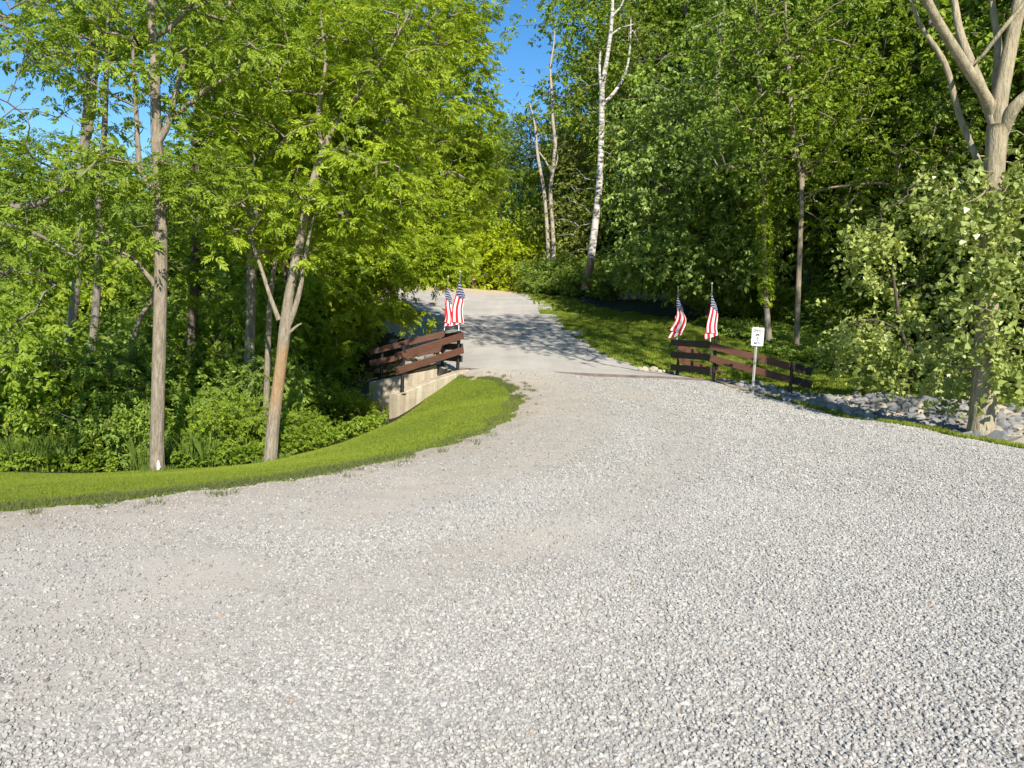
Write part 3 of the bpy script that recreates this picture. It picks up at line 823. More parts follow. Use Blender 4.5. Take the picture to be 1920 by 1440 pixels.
# ------------------------------------------------------------------ gravel stones (uncountable)
def scatter_pebbles():
    rng = np.random.RandomState(8)
    V, Fc, var = [], [], []; nv = 0
    base, tri = ico(0)
    octv = np.array([(1, 0, 0), (0, 1, 0), (-1, 0, 0), (0, -1, 0), (0, 0, 1), (0, 0, -1)], float)
    octf = np.array([(0, 1, 4), (1, 2, 4), (2, 3, 4), (3, 0, 4), (1, 0, 5), (2, 1, 5), (3, 2, 5), (0, 3, 5)])
    for (y0, y1, dens, shp, sc) in ((1.9, 4.2, 5800, 0, .60), (4.2, 7.5, 5200, 0, .60), (7.5, 12.5, 2300, 1, .80), (12.5, 19.8, 800, 1, 1.05)):
        wmax = .72 * y1 + 3.2
        n = int(dens * (y1 - y0) * 2 * wmax)
        x = rng.uniform(-wmax, wmax, n); y = rng.uniform(y0, y1, n)
        keep = (np.abs(x) < .71 * y + .4) | ((np.abs(x) < .71 * y + 3.1) & (rng.rand(len(x)) < .6))
        x, y = x[keep], y[keep]
        x2 = x + rng.normal(size=len(x)) * .05
        keep = inpoly(x2, y, GRAVEL)
        dm = dustmask(x, y)
        keep &= rng.rand(len(x)) > dm * .88
        x, y, dm = x[keep], y[keep], dm[keep]
        n = len(x)
        s = np.exp(rng.normal(size=n) * .33) * .0125 * sc * (1 - .45 * dm * rng.rand(n))
        s = np.minimum(s, .022 * sc); s[rng.rand(n) < .0008] *= 1.6
        bv, bf = (base, tri) if shp == 0 else (octv, octf)
        k = len(bv)
        P = bv[None] * rng.uniform(.62, 1.3, (n, k, 1))
        P = P * rng.uniform(.75, 1.3, (n, 1, 3)) * np.array([1, 1, .78])
        a = rng.uniform(0, 6.283, n); b = rng.normal(size=n) * .5
        ca, sa, cb, sb_ = np.cos(a), np.sin(a), np.cos(b), np.sin(b)
        X = P[..., 0] * ca[:, None] - P[..., 1] * sa[:, None]; Y_ = P[..., 0] * sa[:, None] + P[..., 1] * ca[:, None]; Z = P[..., 2]
        X, Z = X * cb[:, None] - Z * sb_[:, None], X * sb_[:, None] + Z * cb[:, None]
        hz = H(x, y) + (vnoise(x, y, 1.3, 11) - .5) * .03 + (vnoise(x, y, 5, 12) - .5) * .012
        P = np.stack([X, Y_, Z], -1) * s[:, None, None] + np.stack([x, y, hz + s * rng.uniform(.0, .6, n)], -1)[:, None]
        V.append(P.reshape(-1, 3)); Fc.append((bf[None] + (np.arange(n) * k)[:, None, None] + nv).reshape(-1, 3)); nv += n * k
        pv = np.clip(rng.beta(2.2, 1.6, n) * .93 * (1 - .38 * dm) + .03 * vnoise(x, y, .4, 5), 0, .95)
        odd = rng.rand(n) < .0016; pv[odd] = rng.choice([.972, .968, 1.0], odd.sum())
        var.append(np.repeat(pv, len(bf)))
    me = mesh_np("gravel_stones", np.concatenate(V), [np.concatenate(Fc)], False, np.concatenate(var))
    o = link("gravel_stones", me, M["pebble"]); tag(o, "loose crushed grey limestone spread over the lot", "gravel", None, "stuff")
scatter_pebbles()

# ------------------------------------------------------------------ grass
def blades(name, x, y, h, w_, lean, mat, rng, label, z=None):
    n = len(x); a = rng.uniform(0, 6.283, n); l = rng.uniform(.1, 1, n) * lean * h
    z = H(x, y) + (vnoise(x, y, 1.3, 11) - .5) * .03 if z is None else z
    b = rng.uniform(0, 6.283, n)
    c = np.stack([x, y, z - .005], -1); side = np.stack([np.cos(b), np.sin(b), 0 * b], -1) * (w_ / 2)[:, None]
    lx = np.stack([np.cos(a) * l, np.sin(a) * l, 0 * a], -1)
    mid = c + lx * .35 + np.stack([0 * a, 0 * a, h * .6], -1); tip = c + lx + np.stack([0 * a, 0 * a, h], -1)
    V = np.stack([c - side, c + side, mid + side * .8, tip, mid - side * .8], 1).reshape(-1, 3)
    q = (np.arange(n) * 5)[:, None] + np.arange(5)[None]
    v = np.clip(rng.rand(n) * .6 + .4 * vnoise(x, y, .6, 31), 0, 1)
    me = mesh_np(name, V, [q], False, v); o = link(name, me, mat)
    tag(o, label, "grass", None, "stuff"); return o
def grass():
    rng = np.random.RandomState(12)
    xs, ys, hs, ws = [], [], [], []; fx, fy, fh, fw = [], [], [], []
    for (x0, x1, y0, y1, dens, h, w_) in ((-11, .5, 3.2, 9, 6600, .018, .004), (-15, .5, 9, 15, 2600, .026, .006), (-4, .6, 15, 19.6, 2000, .03, .008)):
        n = int(dens * (x1 - x0) * (y1 - y0)); x = rng.uniform(x0, x1, n); y = rng.uniform(y0, y1, n)
        k = (np.abs(x) < .72 * y + 3.2); x, y = x[k], y[k]
        k = (region(x, y) == 1) & (rng.rand(len(x)) < .45 + 1.1 * vnoise(x, y, 1.7, 71)); x, y = x[k], y[k]
        xs.append(x); ys.append(y); hs.append(h * rng.uniform(.6, 1.3, len(x))); ws.append(np.full(len(x), w_))
        # taller uncut fringe along the gravel
        n = int(dens * 2.2 * (y1 - y0) * 4); x = rng.uniform(x0, x1, n); y = rng.uniform(y0, y1, n)
        d = dist_line(x, y, GR_LEFT); d2 = d - .34 * vnoise(x, y, 1.1, 42)
        inside = region(x, y) == 1
        k = (np.abs(x) < .72 * y + 3.2) & np.where(inside, (d2 < .16) & (rng.rand(n) < .55 + .4 * vnoise(x, y, 5, 43)), (d < .4) & (vnoise(x, y, 5.5, 41) > .74) & (rng.rand(n) < .4))
        x, y = x[k], y[k]; fx.append(x); fy.append(y); fh.append(rng.uniform(.02, .065, len(x))); fw.append(np.full(len(x), w_ * 1.05))
    x, y, h, w_ = map(np.concatenate, (xs, ys, hs, ws))
    blades("lawn_grass", x, y, h, w_, .9, M["grass"], rng, "short mown grass on the lawn left of the gravel")
    x, y, h, w_ = map(np.concatenate, (fx, fy, fh, fw))
    blades("fringe_grass", x, y, h, w_, 1.1, M["fringe"], rng, "rough dull grass along the edge of the gravel, left side")
    # right verge and far lawn
    n = 260000; x = rng.uniform(4.8, 12, n); y = rng.uniform(9, 21, n); k = region(x, y) == 1; d = dist_line(x, y, GR_RIGHT)
    k &= (d < .8) & (x / y < .95); x, y = x[k], y[k]
    blades("verge_grass", x, y, rng.uniform(.04, .10, len(x)), np.full(len(x), .010), .9, M["grass"], rng, "thin grass strip between gravel and rip-rap")
    n = 260000; x = rng.uniform(0, 16, n); y = rng.uniform(14, 48, n); k = region(x, y) == 6; x, y = x[k], y[k]
    k = x / y < .74; x, y = x[k], y[k]
    blades("far_lawn_grass", x, y, rng.uniform(.04, .09, len(x)), np.full(len(x), .02), .8, M["grass"], rng, "mown grass slope right of the road beyond the fence")
    # tall grass at the wood edge on the left
    n = 9000; x = rng.uniform(-10.5, -2.6, n); y = 14.1 + np.clip((x + 4.2) * .55, -.4, 3) + np.abs(rng.normal(size=n)) * .9
    k = (vnoise(x, y, 1.1, 51) > .5) & (960 + x / y * F < 420); x, y = x[k], y[k]
    for bx_, by_ in ((at(295, 892, 13.0)[0], 13.0), (at(506, 872, 13.5)[0], 13.5)):
        a_ = rng.uniform(0, 6.28, 160); q_ = rng.uniform(.13, .34, 160)
        x = np.r_[x, bx_ + np.cos(a_) * q_]; y = np.r_[y, by_ + np.sin(a_) * q_ - .02]
    hh = rng.uniform(.2, .8, len(x)); hh[-320:] = rng.uniform(.04, .13, 320)
    blades("tall_grass", x, y, hh, np.where(hh < .2, .008, .014), .7, M["tallgrass"], rng, "tall rank grass where the left lawn meets the wood")
    # bare weeds on the gravel edge
grass()

# ------------------------------------------------------------------ trees
def norm(a): return a / (np.linalg.norm(a, axis=-1, keepdims=True) + 1e-9)
def leaf_quad(b, d, s, nrm, l, w_):
    return np.stack([b, b + d * l * .42 + s * w_ * .5 + nrm * l * .06, b + d * l - nrm * l * .10, b + d * l * .42 - s * w_ * .5 + nrm * l * .06])
def leaf_heart(b, d, s, nrm, l, w_):
    return np.stack([b, b + d * l * .10 + s * w_ * .50 + nrm * l * .05, b + d * l * .45 + s * w_ * .40 + nrm * l * .05, b + d * l - nrm * l * .12, b + d * l * .45 - s * w_ * .40 + nrm * l * .05, b + d * l * .10 - s * w_ * .50 + nrm * l * .05])
def leaf_oval(b, d, s, nrm, l, w_):
    return np.stack([b, b + d * l * .22 + s * w_ * .42 + nrm * l * .05, b + d * l * .58 + s * w_ * .46 + nrm * l * .05, b + d * l - nrm * l * .12, b + d * l * .58 - s * w_ * .46 + nrm * l * .05, b + d * l * .22 - s * w_ * .42 + nrm * l * .05])
def sprig(kind, rng):
    """leaves of one twig end, in a unit frame (x along the twig, z up)"""
    L = []
    X, Y_, Z = np.eye(3)
    if kind == 'pinnate':                # two or three compound leaves drooping from a twig end
        for c in range(3):
            ang = rng.uniform(-1.1, 1.1); d0 = np.array([math.cos(ang), math.sin(ang), rng.uniform(-.15, .35)]); s0 = np.array([-math.sin(ang), math.cos(ang), 0])
            for k in range(4):
                t = .2 + k * .2; p = d0 * t * .9 - Z * (.35 * t * t)
                for sg_ in (-1, 1):
                    d = norm(d0 * .75 + s0 * sg_ * .8 - Z * rng.uniform(.1, .6)); n_ = norm(Z + rng.normal(size=3) * .55); s = norm(np.cross(n_, d))
                    L.append(leaf_quad(p, d, s, norm(np.cross(d, s)), rng.uniform(.32, .46), rng.uniform(.15, .21)))
            d = norm(d0 - Z * .5); s = norm(np.cross(Z, d)); L.append(leaf_quad(d0 * .9 - Z * .3, d, s, norm(np.cross(d, s)), .42, .19))
    elif kind == 'simple':
        for k in range(10):
            t = k / 9; p = X * (t - .15) * .9 + rng.normal(size=3) * .10 - Z * .15 * t
            d = norm(np.array([rng.uniform(.0, 1), rng.choice([-1, 1]) * rng.uniform(.3, 1), rng.uniform(-.7, .15)])); n_ = norm(Z + rng.normal(size=3) * .45); s = norm(np.cross(n_, d))
            L.append(leaf_quad(p, d, s, norm(np.cross(d, s)), rng.uniform(.42, .6), rng.uniform(.26, .36)))
    elif kind == 'oval':
        for k in range(9):
            t = k / 8; p = X * (t - .1) * .9 + rng.normal(size=3) * .08 - Z * .2 * t
            d = norm(np.array([rng.uniform(.1, 1), rng.choice([-1, 1]) * rng.uniform(.2, 1), rng.uniform(-.8, .1)])); n_ = norm(Z + rng.normal(size=3) * .4); s = norm(np.cross(n_, d))
            L.append(leaf_oval(p, d, s, norm(np.cross(d, s)), rng.uniform(.42, .6), rng.uniform(.24, .34)))
    elif kind == 'heart':
        for k in range(8):
            t = k / 7; p = X * (t - .1) + rng.normal(size=3) * .16 - Z * .25 * t
            d = norm(np.array([rng.normal() * .6, rng.normal() * .6, -rng.uniform(.2, 1.0)])); n_ = norm(rng.normal(size=3) + np.array([0, 0, .5])); s = norm(np.cross(n_, d))
            L.append(leaf_heart(p, d, s, norm(np.cross(d, s)), rng.uniform(.34, .5), rng.uniform(.34, .46)))
    return np.array(L)
SPR = {k: [sprig(k, np.random.RandomState(i * 7 + 1)) for i in range(7)] for k in ('pinnate', 'simple', 'oval', 'heart')}

def leaves_mesh(name, pos, fwd, size, kind, rng, clump=None):
    """one mesh of leaves: a sprig at every pos"""
    n = len(pos); var_i = rng.randint(0, len(SPR[kind]), n)
    f = norm(fwd); up = norm(np.array([0, 0, 1.0]) + rng.normal(size=(n, 3)) * .38)
    r = norm(np.cross(up, f)); u = np.cross(f, r)
    Rm = np.stack([f, r, u], -1) * size[:, None, None]
    Vs, Qs, vs = [], [], []; off = 0
    for k in range(len(SPR[kind])):
        m = var_i == k
        if not m.any(): continue
        T = SPR[kind][k]
        W = np.einsum('nij,mkj->nmki', Rm[m], T) + pos[m][:, None, None]
        nn, mm, kk = W.shape[:3]
        Vs.append(W.reshape(-1, 3)); Qs.append(np.arange(nn * mm * kk).reshape(-1, kk) + off); off += nn * mm * kk
        base = (rng.rand(nn) if clump is None else clump[m])
        vs.append(np.clip(base[:, None] * .55 + rng.rand(nn, mm) * .45, 0, 1).ravel())
    return mesh_np(name, np.concatenate(Vs), [np.concatenate(Qs)], False, np.concatenate(vs))

def resample(pts, step=.35):
    pts = np.asarray(pts, float); out = [pts[0]]
    for a, b in zip(pts[:-1], pts[1:]):
        n = max(1, int(np.linalg.norm(b - a) / step)); out += [a + (b - a) * (i + 1) / n for i in range(n)]
    return np.array(out)

def skeleton(rng, limbs, targets, r_tip=.008, bias=.35, rise=.35, wob=.10, rmax=.09, zmin=None):
    """grow branches from the limbs (explicit tubes) to every target; cheapest attachment first"""
    pos, par, path = [], [], []
    for pts, rad in limbs:
        P = resample(pts)
        for i, p in enumerate(P):
            if zmin is not None and p[2] < zmin: continue
            pos.append(p); par.append(-1); path.append(0.0)
    nfix = len(pos)
    cap = nfix + len(targets) * 5 + 10
    A = np.zeros((cap, 3)); A[:nfix] = pos; L = np.zeros(cap); par = list(par); n = nfix
    d0 = np.min(np.linalg.norm(targets[:, None] - A[None, :nfix], axis=-1), axis=1)
    ends = []
    for ti in np.argsort(d0):
        t = targets[ti]; dv = t - A[:n]; d = np.linalg.norm(dv, axis=1)
        cost = d + bias * L[:n] + rise * np.maximum(0, -dv[:, 2])
        j = int(np.argmin(cost)); a = A[j].copy(); dist = d[j]
        k = 1 if dist < .35 else (2 if dist < .8 else 4)
        prev = j
        sag = np.array([0, 0, dist * rng.uniform(-.02, .16)])
        for i in range(1, k + 1):
            s = i / k; p = a + (t - a) * s + sag * math.sin(math.pi * s)
            if i < k: p = p + rng.normal(size=3) * wob * dist * .4
            A[n] = p; par.append(prev); L[n] = L[prev] + np.linalg.norm(p - A[prev]); prev = n; n += 1
        ends.append((ti, prev))
    cnt = np.zeros(n)
    for _, e in ends: cnt[e] += 1
    for i in range(n - 1, nfix - 1, -1):
        if par[i] >= nfix: cnt[par[i]] += cnt[i]
    rad = np.minimum(r_tip * np.maximum(cnt, 1) ** .5, rmax)
    ch = {}
    for i in range(nfix, n): ch.setdefault(par[i], []).append(i)
    mb = MB(); used = set()
    order = []
    for i in range(nfix, n):
        if par[i] < nfix: order.append((par[i], i))
    while order:
        p0, i = order.pop(); chain = [A[p0], A[i]]; rr = [rad[i], rad[i]]; cur = i
        while cur in ch:
            kids = sorted(ch[cur], key=lambda q: -cnt[q]); nx_ = kids[0]
            for o_ in kids[1:]: order.append((cur, o_))
            chain.append(A[nx_]); rr.append(rad[nx_]); cur = nx_
        rr[-1] *= .5
        mb.tube(chain, rr, 6 if rr[0] > .03 else 4, False)
    tips = np.array([A[e] for _, e in ends]); tdir = np.array([A[e] - A[par[e]] for _, e in ends]); tid = np.array([t for t, _ in ends])
    return mb, tips, tdir, tid

def limb_tubes(mb, limbs, sides=12, rng=None):
    for pts, rad in limbs:
        P = cr(pts, 6); n = len(P); r = np.interp(np.linspace(0, 1, n), np.linspace(0, 1, len(rad)), rad)
        mb.tube(P, r, sides, True)

def make_tree(name, base, limbs, targets, bark, leaf, kind, size, rng, per=10, spread=.38, flat=.6, label=None, group=None, cat="tree",
              r_tip=.008, bias=.35, rise=.35, zmin=None, rmax=.09, size_j=.3, wob=.10, bare=0.0, droop=.25, strand=0.0, merge=False):
    root = empty(name, tuple(base)); tag(root, label, cat, group)
    mb = MB(); limb_tubes(mb, limbs)
    if not (strand or merge): mb.build("trunk", bark, root, True)
    if len(targets):
        bm_, tips, tdir, tid = skeleton(rng, limbs, np.asarray(targets), r_tip, bias, rise, wob, rmax, zmin)
        if strand or merge:
            for V_, in [(v_,) for v_ in bm_.v]: mb.v.append(V_)
            for k_, ps in bm_.q.items():
                for p_ in ps: mb.q.setdefault(k_, []).append(p_ + mb.n)
            mb.n += bm_.n; mb.build("trunk", bark, root, True)
        else: bm_.build("branches", bark, root, True)
        lv = rng.rand(len(tips)) >= bare
        tips, tdir = tips[lv], tdir[lv]
        n = len(tips); cl = rng.rand(n)
        P = np.repeat(tips, per, 0); D = norm(np.repeat(tdir, per, 0)); C = np.repeat(cl, per)
        offs = rng.normal(size=P.shape) * spread * np.array([1, 1, flat])
        if strand: offs[:, 2] -= rng.rand(len(offs)) * strand
        P = P + offs - np.array([0, 0, spread * .15])
        fw = norm(D * .5 + norm(offs) * .9 + rng.normal(size=P.shape) * .3 - np.array([0, 0, droop]))
        sz = size * np.exp(np.clip(rng.normal(size=len(P)), -1.4, 1.4) * size_j)
        link("crown", leaves_mesh("crown", P, fw, sz, kind, rng, np.clip(C + rng.normal(size=len(P)) * .12, 0, 1)), leaf, root)
    return root

def blob_px(rng, px, py, Y, rx, ry, ryd, n):
    """n points in an ellipsoid seen around pixel (px,py) at depth Y; rx, ry in pixels, ryd in metres of depth"""
    c = at(px, py, Y); v = rng.normal(size=(n, 3)); v = norm(v) * (rng.rand(n, 1) ** .38)
    return c + v * np.array([rx * Y / F, ryd, ry * Y / F])
def px_line(Y, *pts):
    return [at(p[0], p[1], Y if len(p) == 2 else p[2]) for p in pts]
def gz(x, y): return float(H(np.array([x]), np.array([y]))[0])

# --- the tall straight trunk at the lawn's edge
r1 = np.random.RandomState(101)
Y1 = 13.0
tr = px_line(Y1, (295, 894), (295, 874), (295, 800), (299, 640), (302, 480), (299, 340), (293, 250), (290, 120), (284, 20), (280, -140))
L1 = [(tr, [.175, .124, .112, .108, .104, .095, .085, .072, .06, .035]),
      (px_line(Y1, (292, 535), (272, 510), (245, 482), (205, 462)), [.05, .035, .025, .015]),
      (px_line(Y1, (300, 390), (282, 350), (262, 310), (255, 200), (247, 60)), [.055, .05, .045, .035, .02]),
      (px_line(Y1, (296, 270), (318, 225), (332, 165), (350, 95)), [.06, .05, .045, .03]),
      (px_line(Y1, (318, 225), (360, 190), (400, 160), (450, 135)), [.045, .04, .035, .02]),
      (px_line(Y1, (288, 70), (320, 50), (355, 15)), [.05, .04, .03]),
      (px_line(Y1, (300, 395), (330, 380), (365, 372), (405, 378)), [.05, .04, .035, .025])]
tg = np.vstack([blob_px(r1, 300, -60, 13.2, 240, 110, 2.0, 70), blob_px(r1, 230, 110, 13.0, 150, 120, 1.6, 26), blob_px(r1, 420, 110, 13.2, 120, 130, 1.6, 48),
                blob_px(r1, 390, 340, 12.8, 100, 70, 1.0, 34), blob_px(r1, 200, 330, 12.8, 110, 50, 1.0, 26), blob_px(r1, 170, 450, 12.7, 110, 60, .8, 22)])
b1 = at(295, 892, Y1)
make_tree("straight_tree", b1, L1, tg, M["bark_tan"], M["lf_left"], 'pinnate', .15, r1, 8, .20, .6,
          "tall tree with a straight tan trunk and a white blaze at its foot", None, r_tip=.009, bias=.25)

t1 = bpy.data.objects["straight_tree"]
mb = MB(); pb = at(297, 874, Y1 - .118); mb.tube([pb + [0, 0, -.06], pb + [.01, 0, -.02], pb + [-.005, 0, .05], pb + [-.01, .02, .09]], [.022, .03, .022, .008], 8)
mb.build("blaze", M["white"], t1)
# --- the leaning, forked trunk with the bright spreading crown
r2 = np.random.RandomState(102)
Y2 = 13.5
tr = px_line(Y2, (506, 874), (508, 852), (513, 790), (527, 680), (534, 620), (541, 560), (560, 460), (580, 370), (603, 290), (628, 235), (668, 180), (720, 110), (770, 20))
L2 = [(tr, [.165, .12, .112, .10, .105, .085, .078, .070, .062, .045, .034, .025, .014]),
      (px_line(Y2, (523, 600), (508, 560), (492, 510), (478, 470), (468, 440)), [.045, .036, .032, .028, .02]),
      (px_line(Y2, (538, 615), (552, 580), (564, 535), (572, 480), (590, 400)), [.06, .05, .042, .034, .02]),
      (px_line(Y2, (541, 625), (556, 612), (566, 606)), [.03, .02, .012]),
      (px_line(Y2, (605, 290), (596, 220), (610, 120), (600, 20)), [.045, .036, .026, .014]),
      (px_line(Y2, (572, 400), (640, 400, 14.2), (690, 375, 15.0), (750, 345, 15.6)), [.045, .036, .026, .012]),
      (px_line(Y2, (628, 235), (690, 215, 14.4), (750, 185, 15.2), (810, 130, 15.8)), [.04, .034, .024, .012])]
tg = np.vstack([blob_px(r2, 680, 190, 14.8, 170, 180, 1.5, 150), blob_px(r2, 690, 340, 15.0, 120, 110, 1.3, 76), blob_px(r2, 540, 410, 13.9, 150, 90, 1.3, 56), blob_px(r2, 640, 330, 13.4, 130, 120, 1.2, 36), blob_px(r2, 690, 110, 13.2, 130, 100, .9, 40),
                blob_px(r2, 740, 60, 15.2, 150, 120, 1.6, 80), blob_px(r2, 500, 220, 14.2, 110, 120, 1.3, 34)])
make_tree("leaning_tree", at(506, 872, Y2), L2, tg, M["bark_stain"], M["lf_bright"], 'pinnate', .155, r2, 9, .16, .5,
          "leaning forked tree with an orange stain on its trunk and a wide yellow-green crown", None, r_tip=.0095, bias=.22)

# --- darker tree whose low boughs hang over the left edge of the road
r3 = np.random.RandomState(103)
b3 = np.array([-6.3, 24.6, gz(-6.3, 24.6)])
L3 = [([b3 - [0, 0, .3], b3 + [.2, 0, 2.0], b3 + [.9, -.2, 4.2], b3 + [2.2, -.3, 7.5], b3 + [3.4, 0, 11]], [.16, .14, .12, .08, .03]),
      ([b3 + [.3, 0, 2.4], at(660, 480, 24.2), at(740, 520, 24)], [.08, .06, .03])]
tg = np.vstack([blob_px(r3, 700, 490, 24, 110, 60, 1.0, 110), blob_px(r3, 800, 490, 22.8, 70, 42, .8, 60), blob_px(r3, 600, 590, 23.0, 70, 80, 1.0, 80), blob_px(r3, 820, 160, 24.5, 120, 150, 2.0, 110), blob_px(r3, 800, 360, 24.5, 110, 110, 1.6, 84), blob_px(r3, 885, 300, 25, 55, 120, 1.4, 56), blob_px(r3, 810, 430, 24.5, 60, 50, 1.0, 44), blob_px(r3, 850, 30, 25, 90, 80, 1.5, 40), blob_px(r3, 742, 575, 23.2, 40, 24, .5, 16), blob_px(r3, 640, 600, 24.5, 60, 60, .8, 40)])
make_tree("overhanging_tree", b3, L3, tg, M["bark_grey"], M["lf_bright"], 'pinnate', .23, r3, 10, .30, .5,
          "spreading green tree behind the left fence whose low boughs hang over the road edge", None, r_tip=.008)

# --- tree out of the frame to the left whose bare lower boughs reach in
r4 = np.random.RandomState(104)
b4 = np.array([-9.2, 11.6, gz(-9.2, 11.6)])
L4 = [([b4 - [0, 0, .3], b4 + [.1, 0, 3], b4 + [.4, .1, 6], b4 + [.5, .2, 9.5]], [.17, .15, .11, .04]),
      (px_line(11.8, (-140, 420), (-30, 395), (60, 385), (120, 355), (185, 300)), [.07, .06, .05, .035, .015]),
      (px_line(11.6, (-140, 460), (-20, 420), (70, 440), (140, 480)), [.05, .04, .03, .012]),
      (px_line(11.5, (-140, 520), (-30, 490), (25, 505), (80, 515)), [.045, .035, .025, .01])]
tg = np.vstack([blob_px(r4, 60, 330, 11.8, 170, 60, 1.0, 60), blob_px(r4, 30, 560, 11.4, 80, 130, .8, 40), blob_px(r4, 40, 100, 12.0, 130, 150, 1.5, 36), blob_px(r4, 40, 450, 11.5, 110, 90, .8, 44), blob_px(r4, -60, -60, 12, 250, 150, 2, 40)])
make_tree("bough_tree", b4, L4, tg, M["bark_grey"], M["lf_left"], 'pinnate', .16, r4, 4, .22, .6,
          "grey tree at the left border reaching in with thin half-bare boughs", None, r_tip=.006, bias=.15, bare=.35, wob=.09)

# --- slimmer trunks standing in the left wood
left_trunks = [
    ("twin-stemmed dark trunk with a leafy top, furthest to the left in the wood", 18.0, [(118, 720), (135, 600), (148, 480), (150, 380), (158, 250), (168, 120), (178, -40)], [.17, .15, .14, .13, .11, .09, .05], [(150, 60, 130, 120, 40), (60, 30, 110, 100, 26)], 'bark_grey', 'lf_mid'),
    ("slim dark trunk between the twin-stemmed tree and the straight tan trunk", 17.0, [(166, 720), (178, 600), (186, 460), (185, 380), (195, 260), (200, 120), (205, -30)], [.14, .12, .12, .10, .09, .07, .04], [(215, 30, 110, 110, 36), (180, 250, 60, 80, 8)], 'bark_grey', 'lf_bright'),
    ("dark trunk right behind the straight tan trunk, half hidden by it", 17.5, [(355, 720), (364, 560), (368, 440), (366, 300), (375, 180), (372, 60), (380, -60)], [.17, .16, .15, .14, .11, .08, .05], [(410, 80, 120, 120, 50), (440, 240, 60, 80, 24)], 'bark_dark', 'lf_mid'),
    ("mottled trunk just left of the leaning forked tree", 16.5, [(466, 720), (470, 600), (472, 500), (478, 380), (490, 250), (500, 100), (505, -40)], [.16, .15, .15, .13, .11, .08, .05], [(500, 60, 120, 150, 90), (520, 220, 90, 90, 40)], 'bark_grey', 'lf_mid'),
    ("thin pale trunk close behind the leaning forked tree", 15.5, [(500, 730), (503, 640), (507, 560), (520, 470), (548, 340), (565, 220)], [.09, .08, .075, .06, .05, .03], [(560, 230, 90, 110, 40)], 'bark_tan', 'lf_mid'),
    ("crooked thin trunk leaning right between the two lawn-edge trees", 16.5, [(226, 800), (240, 700), (252, 630), (266, 590), (285, 560), (300, 480)], [.09, .08, .075, .07, .06, .04], [(310, 470, 60, 50, 20)], 'bark_tan', 'lf_mid'),
]
for i, (lab, Y, pts, rad, blobs, bk, lfm) in enumerate(left_trunks):
    rr = np.random.RandomState(200 + i)
    pts = px_line(Y, *pts); g = gz(pts[0][0], Y); foot = np.array([pts[0][0], Y, g - .2])
    rad = [q * .68 for q in rad]; limbs = [([foot] + pts, [rad[0] * 1.25] + rad)]
    if i == 0: limbs.append((px_line(Y, (150, 330), (168, 240), (178, 150), (182, 20), (190, -60)), [.08, .07, .055, .04, .02]))
    tg = np.vstack([blob_px(rr, bx, by, Y, rx, ry, 1.5, n) for (bx, by, rx, ry, n) in blobs])
    make_tree("woodland_tree", foot, limbs, tg, M[bk], M[lfm], 'pinnate', .22, rr, 7, .32, .6, lab, "slim trees in the left wood", r_tip=.009, zmin=pts[2][2], bias=.25)

# --- the big cottonwood on the right
r5 = np.random.RandomState(105)
Y5 = 13.2
tr = px_line(Y5, (1838, 822), (1842, 780), (1847, 690), (1851, 580), (1855, 470), (1860, 380), (1866, 300), (1871, 235))
L5 = [([tr[0] - [0, 0, .25]] + tr, [.30, .235, .205, .19, .175, .165, .155, .155, .165]),
      (px_line(Y5, (1868, 250), (1858, 200), (1799, 106, 12.9), (1750, 25, 12.7), (1712, -60, 12.5), (1660, -200, 12.3)), [.095, .09, .08, .07, .06, .03]),
      (px_line(Y5, (1866, 235), (1838, 159, 13.4), (1803, 71, 13.6), (1789, 0, 13.8), (1770, -120, 14)), [.10, .08, .065, .055, .03]),
      (px_line(Y5, (1871, 240), (1875, 190), (1893, 95, 13.3), (1910, 10, 13.4), (1930, -120, 13.5), (1940, -320, 13.6)), [.13, .122, .11, .10, .08, .04]),
      (px_line(Y5, (1870, 220), (1869, 150, 13.6), (1871, 80, 13.8), (1860, 0, 14), (1850, -150, 14.2)), [.08, .075, .06, .05, .03]),
      (px_line(Y5, (1878, 250), (1900, 205, 13.0), (1935, 170, 12.9), (2000, 110, 12.8), (2080, -20, 12.8)), [.11, .10, .09, .07, .03]),
      (px_line(Y5, (1823, 121, 13.3), (1843, 103, 13.2), (1880, 55, 13.0), (1916, 12, 12.9), (1950, -40, 12.8)), [.02, .03, .035, .04, .04]),
      (px_line(Y5, (1846, 330, 13.6), (1800, 220, 14.2), (1772, 120, 14.4), (1728, 50, 14.6), (1700, -20, 14.7)), [.05, .055, .05, .04, .02]),
      (px_line(Y5, (1862, 400), (1900, 380), (1940, 360)), [.05, .04, .03])]
c5 = lambda px, py, Y, rx, ry, d, n: blob_px(r5, px, py, Y, rx, ry, d, n)
tg = np.vstack([c5(1800, 610, 14.0, 65, 60, .7, 18), c5(1790, 690, 14.0, 75, 30, .5, 16), c5(1830, 370, 12.8, 80, 60, .4, 24), c5(1895, 480, 12.8, 50, 110, .6, 30), c5(1885, 640, 12.9, 50, 50, .5, 18), c5(1840, 480, 12.7, 40, 70, .3, 18), c5(1862, 590, 12.75, 45, 60, .3, 14), c5(1850, 345, 12.8, 50, 30, .3, 8),
                c5(1900, 310, 13.4, 50, 50, .7, 20), c5(1800, 330, 13.6, 50, 40, .5, 12),
                # the high crown above the frame, which shades the road
                c5(1780, -760, 13.5, 600, 420, 4.2, 980), c5(1950, -220, 13.5, 330, 130, 3.0, 40), c5(1640, -260, 13.0, 230, 100, 2.0, 24)])
make_tree("cottonwood_tree", at(1838, 822, Y5), L5, tg, M["bark_cotton"], M["lf_cotton"], 'heart', .195, r5, 4, .20, .85,
          "big pale cottonwood by the rip-rap, limbs forking high, heart-shaped leaves low on its trunk", None, r_tip=.006, bias=.3, rise=.0, droop=.6, rmax=.05, strand=.55)
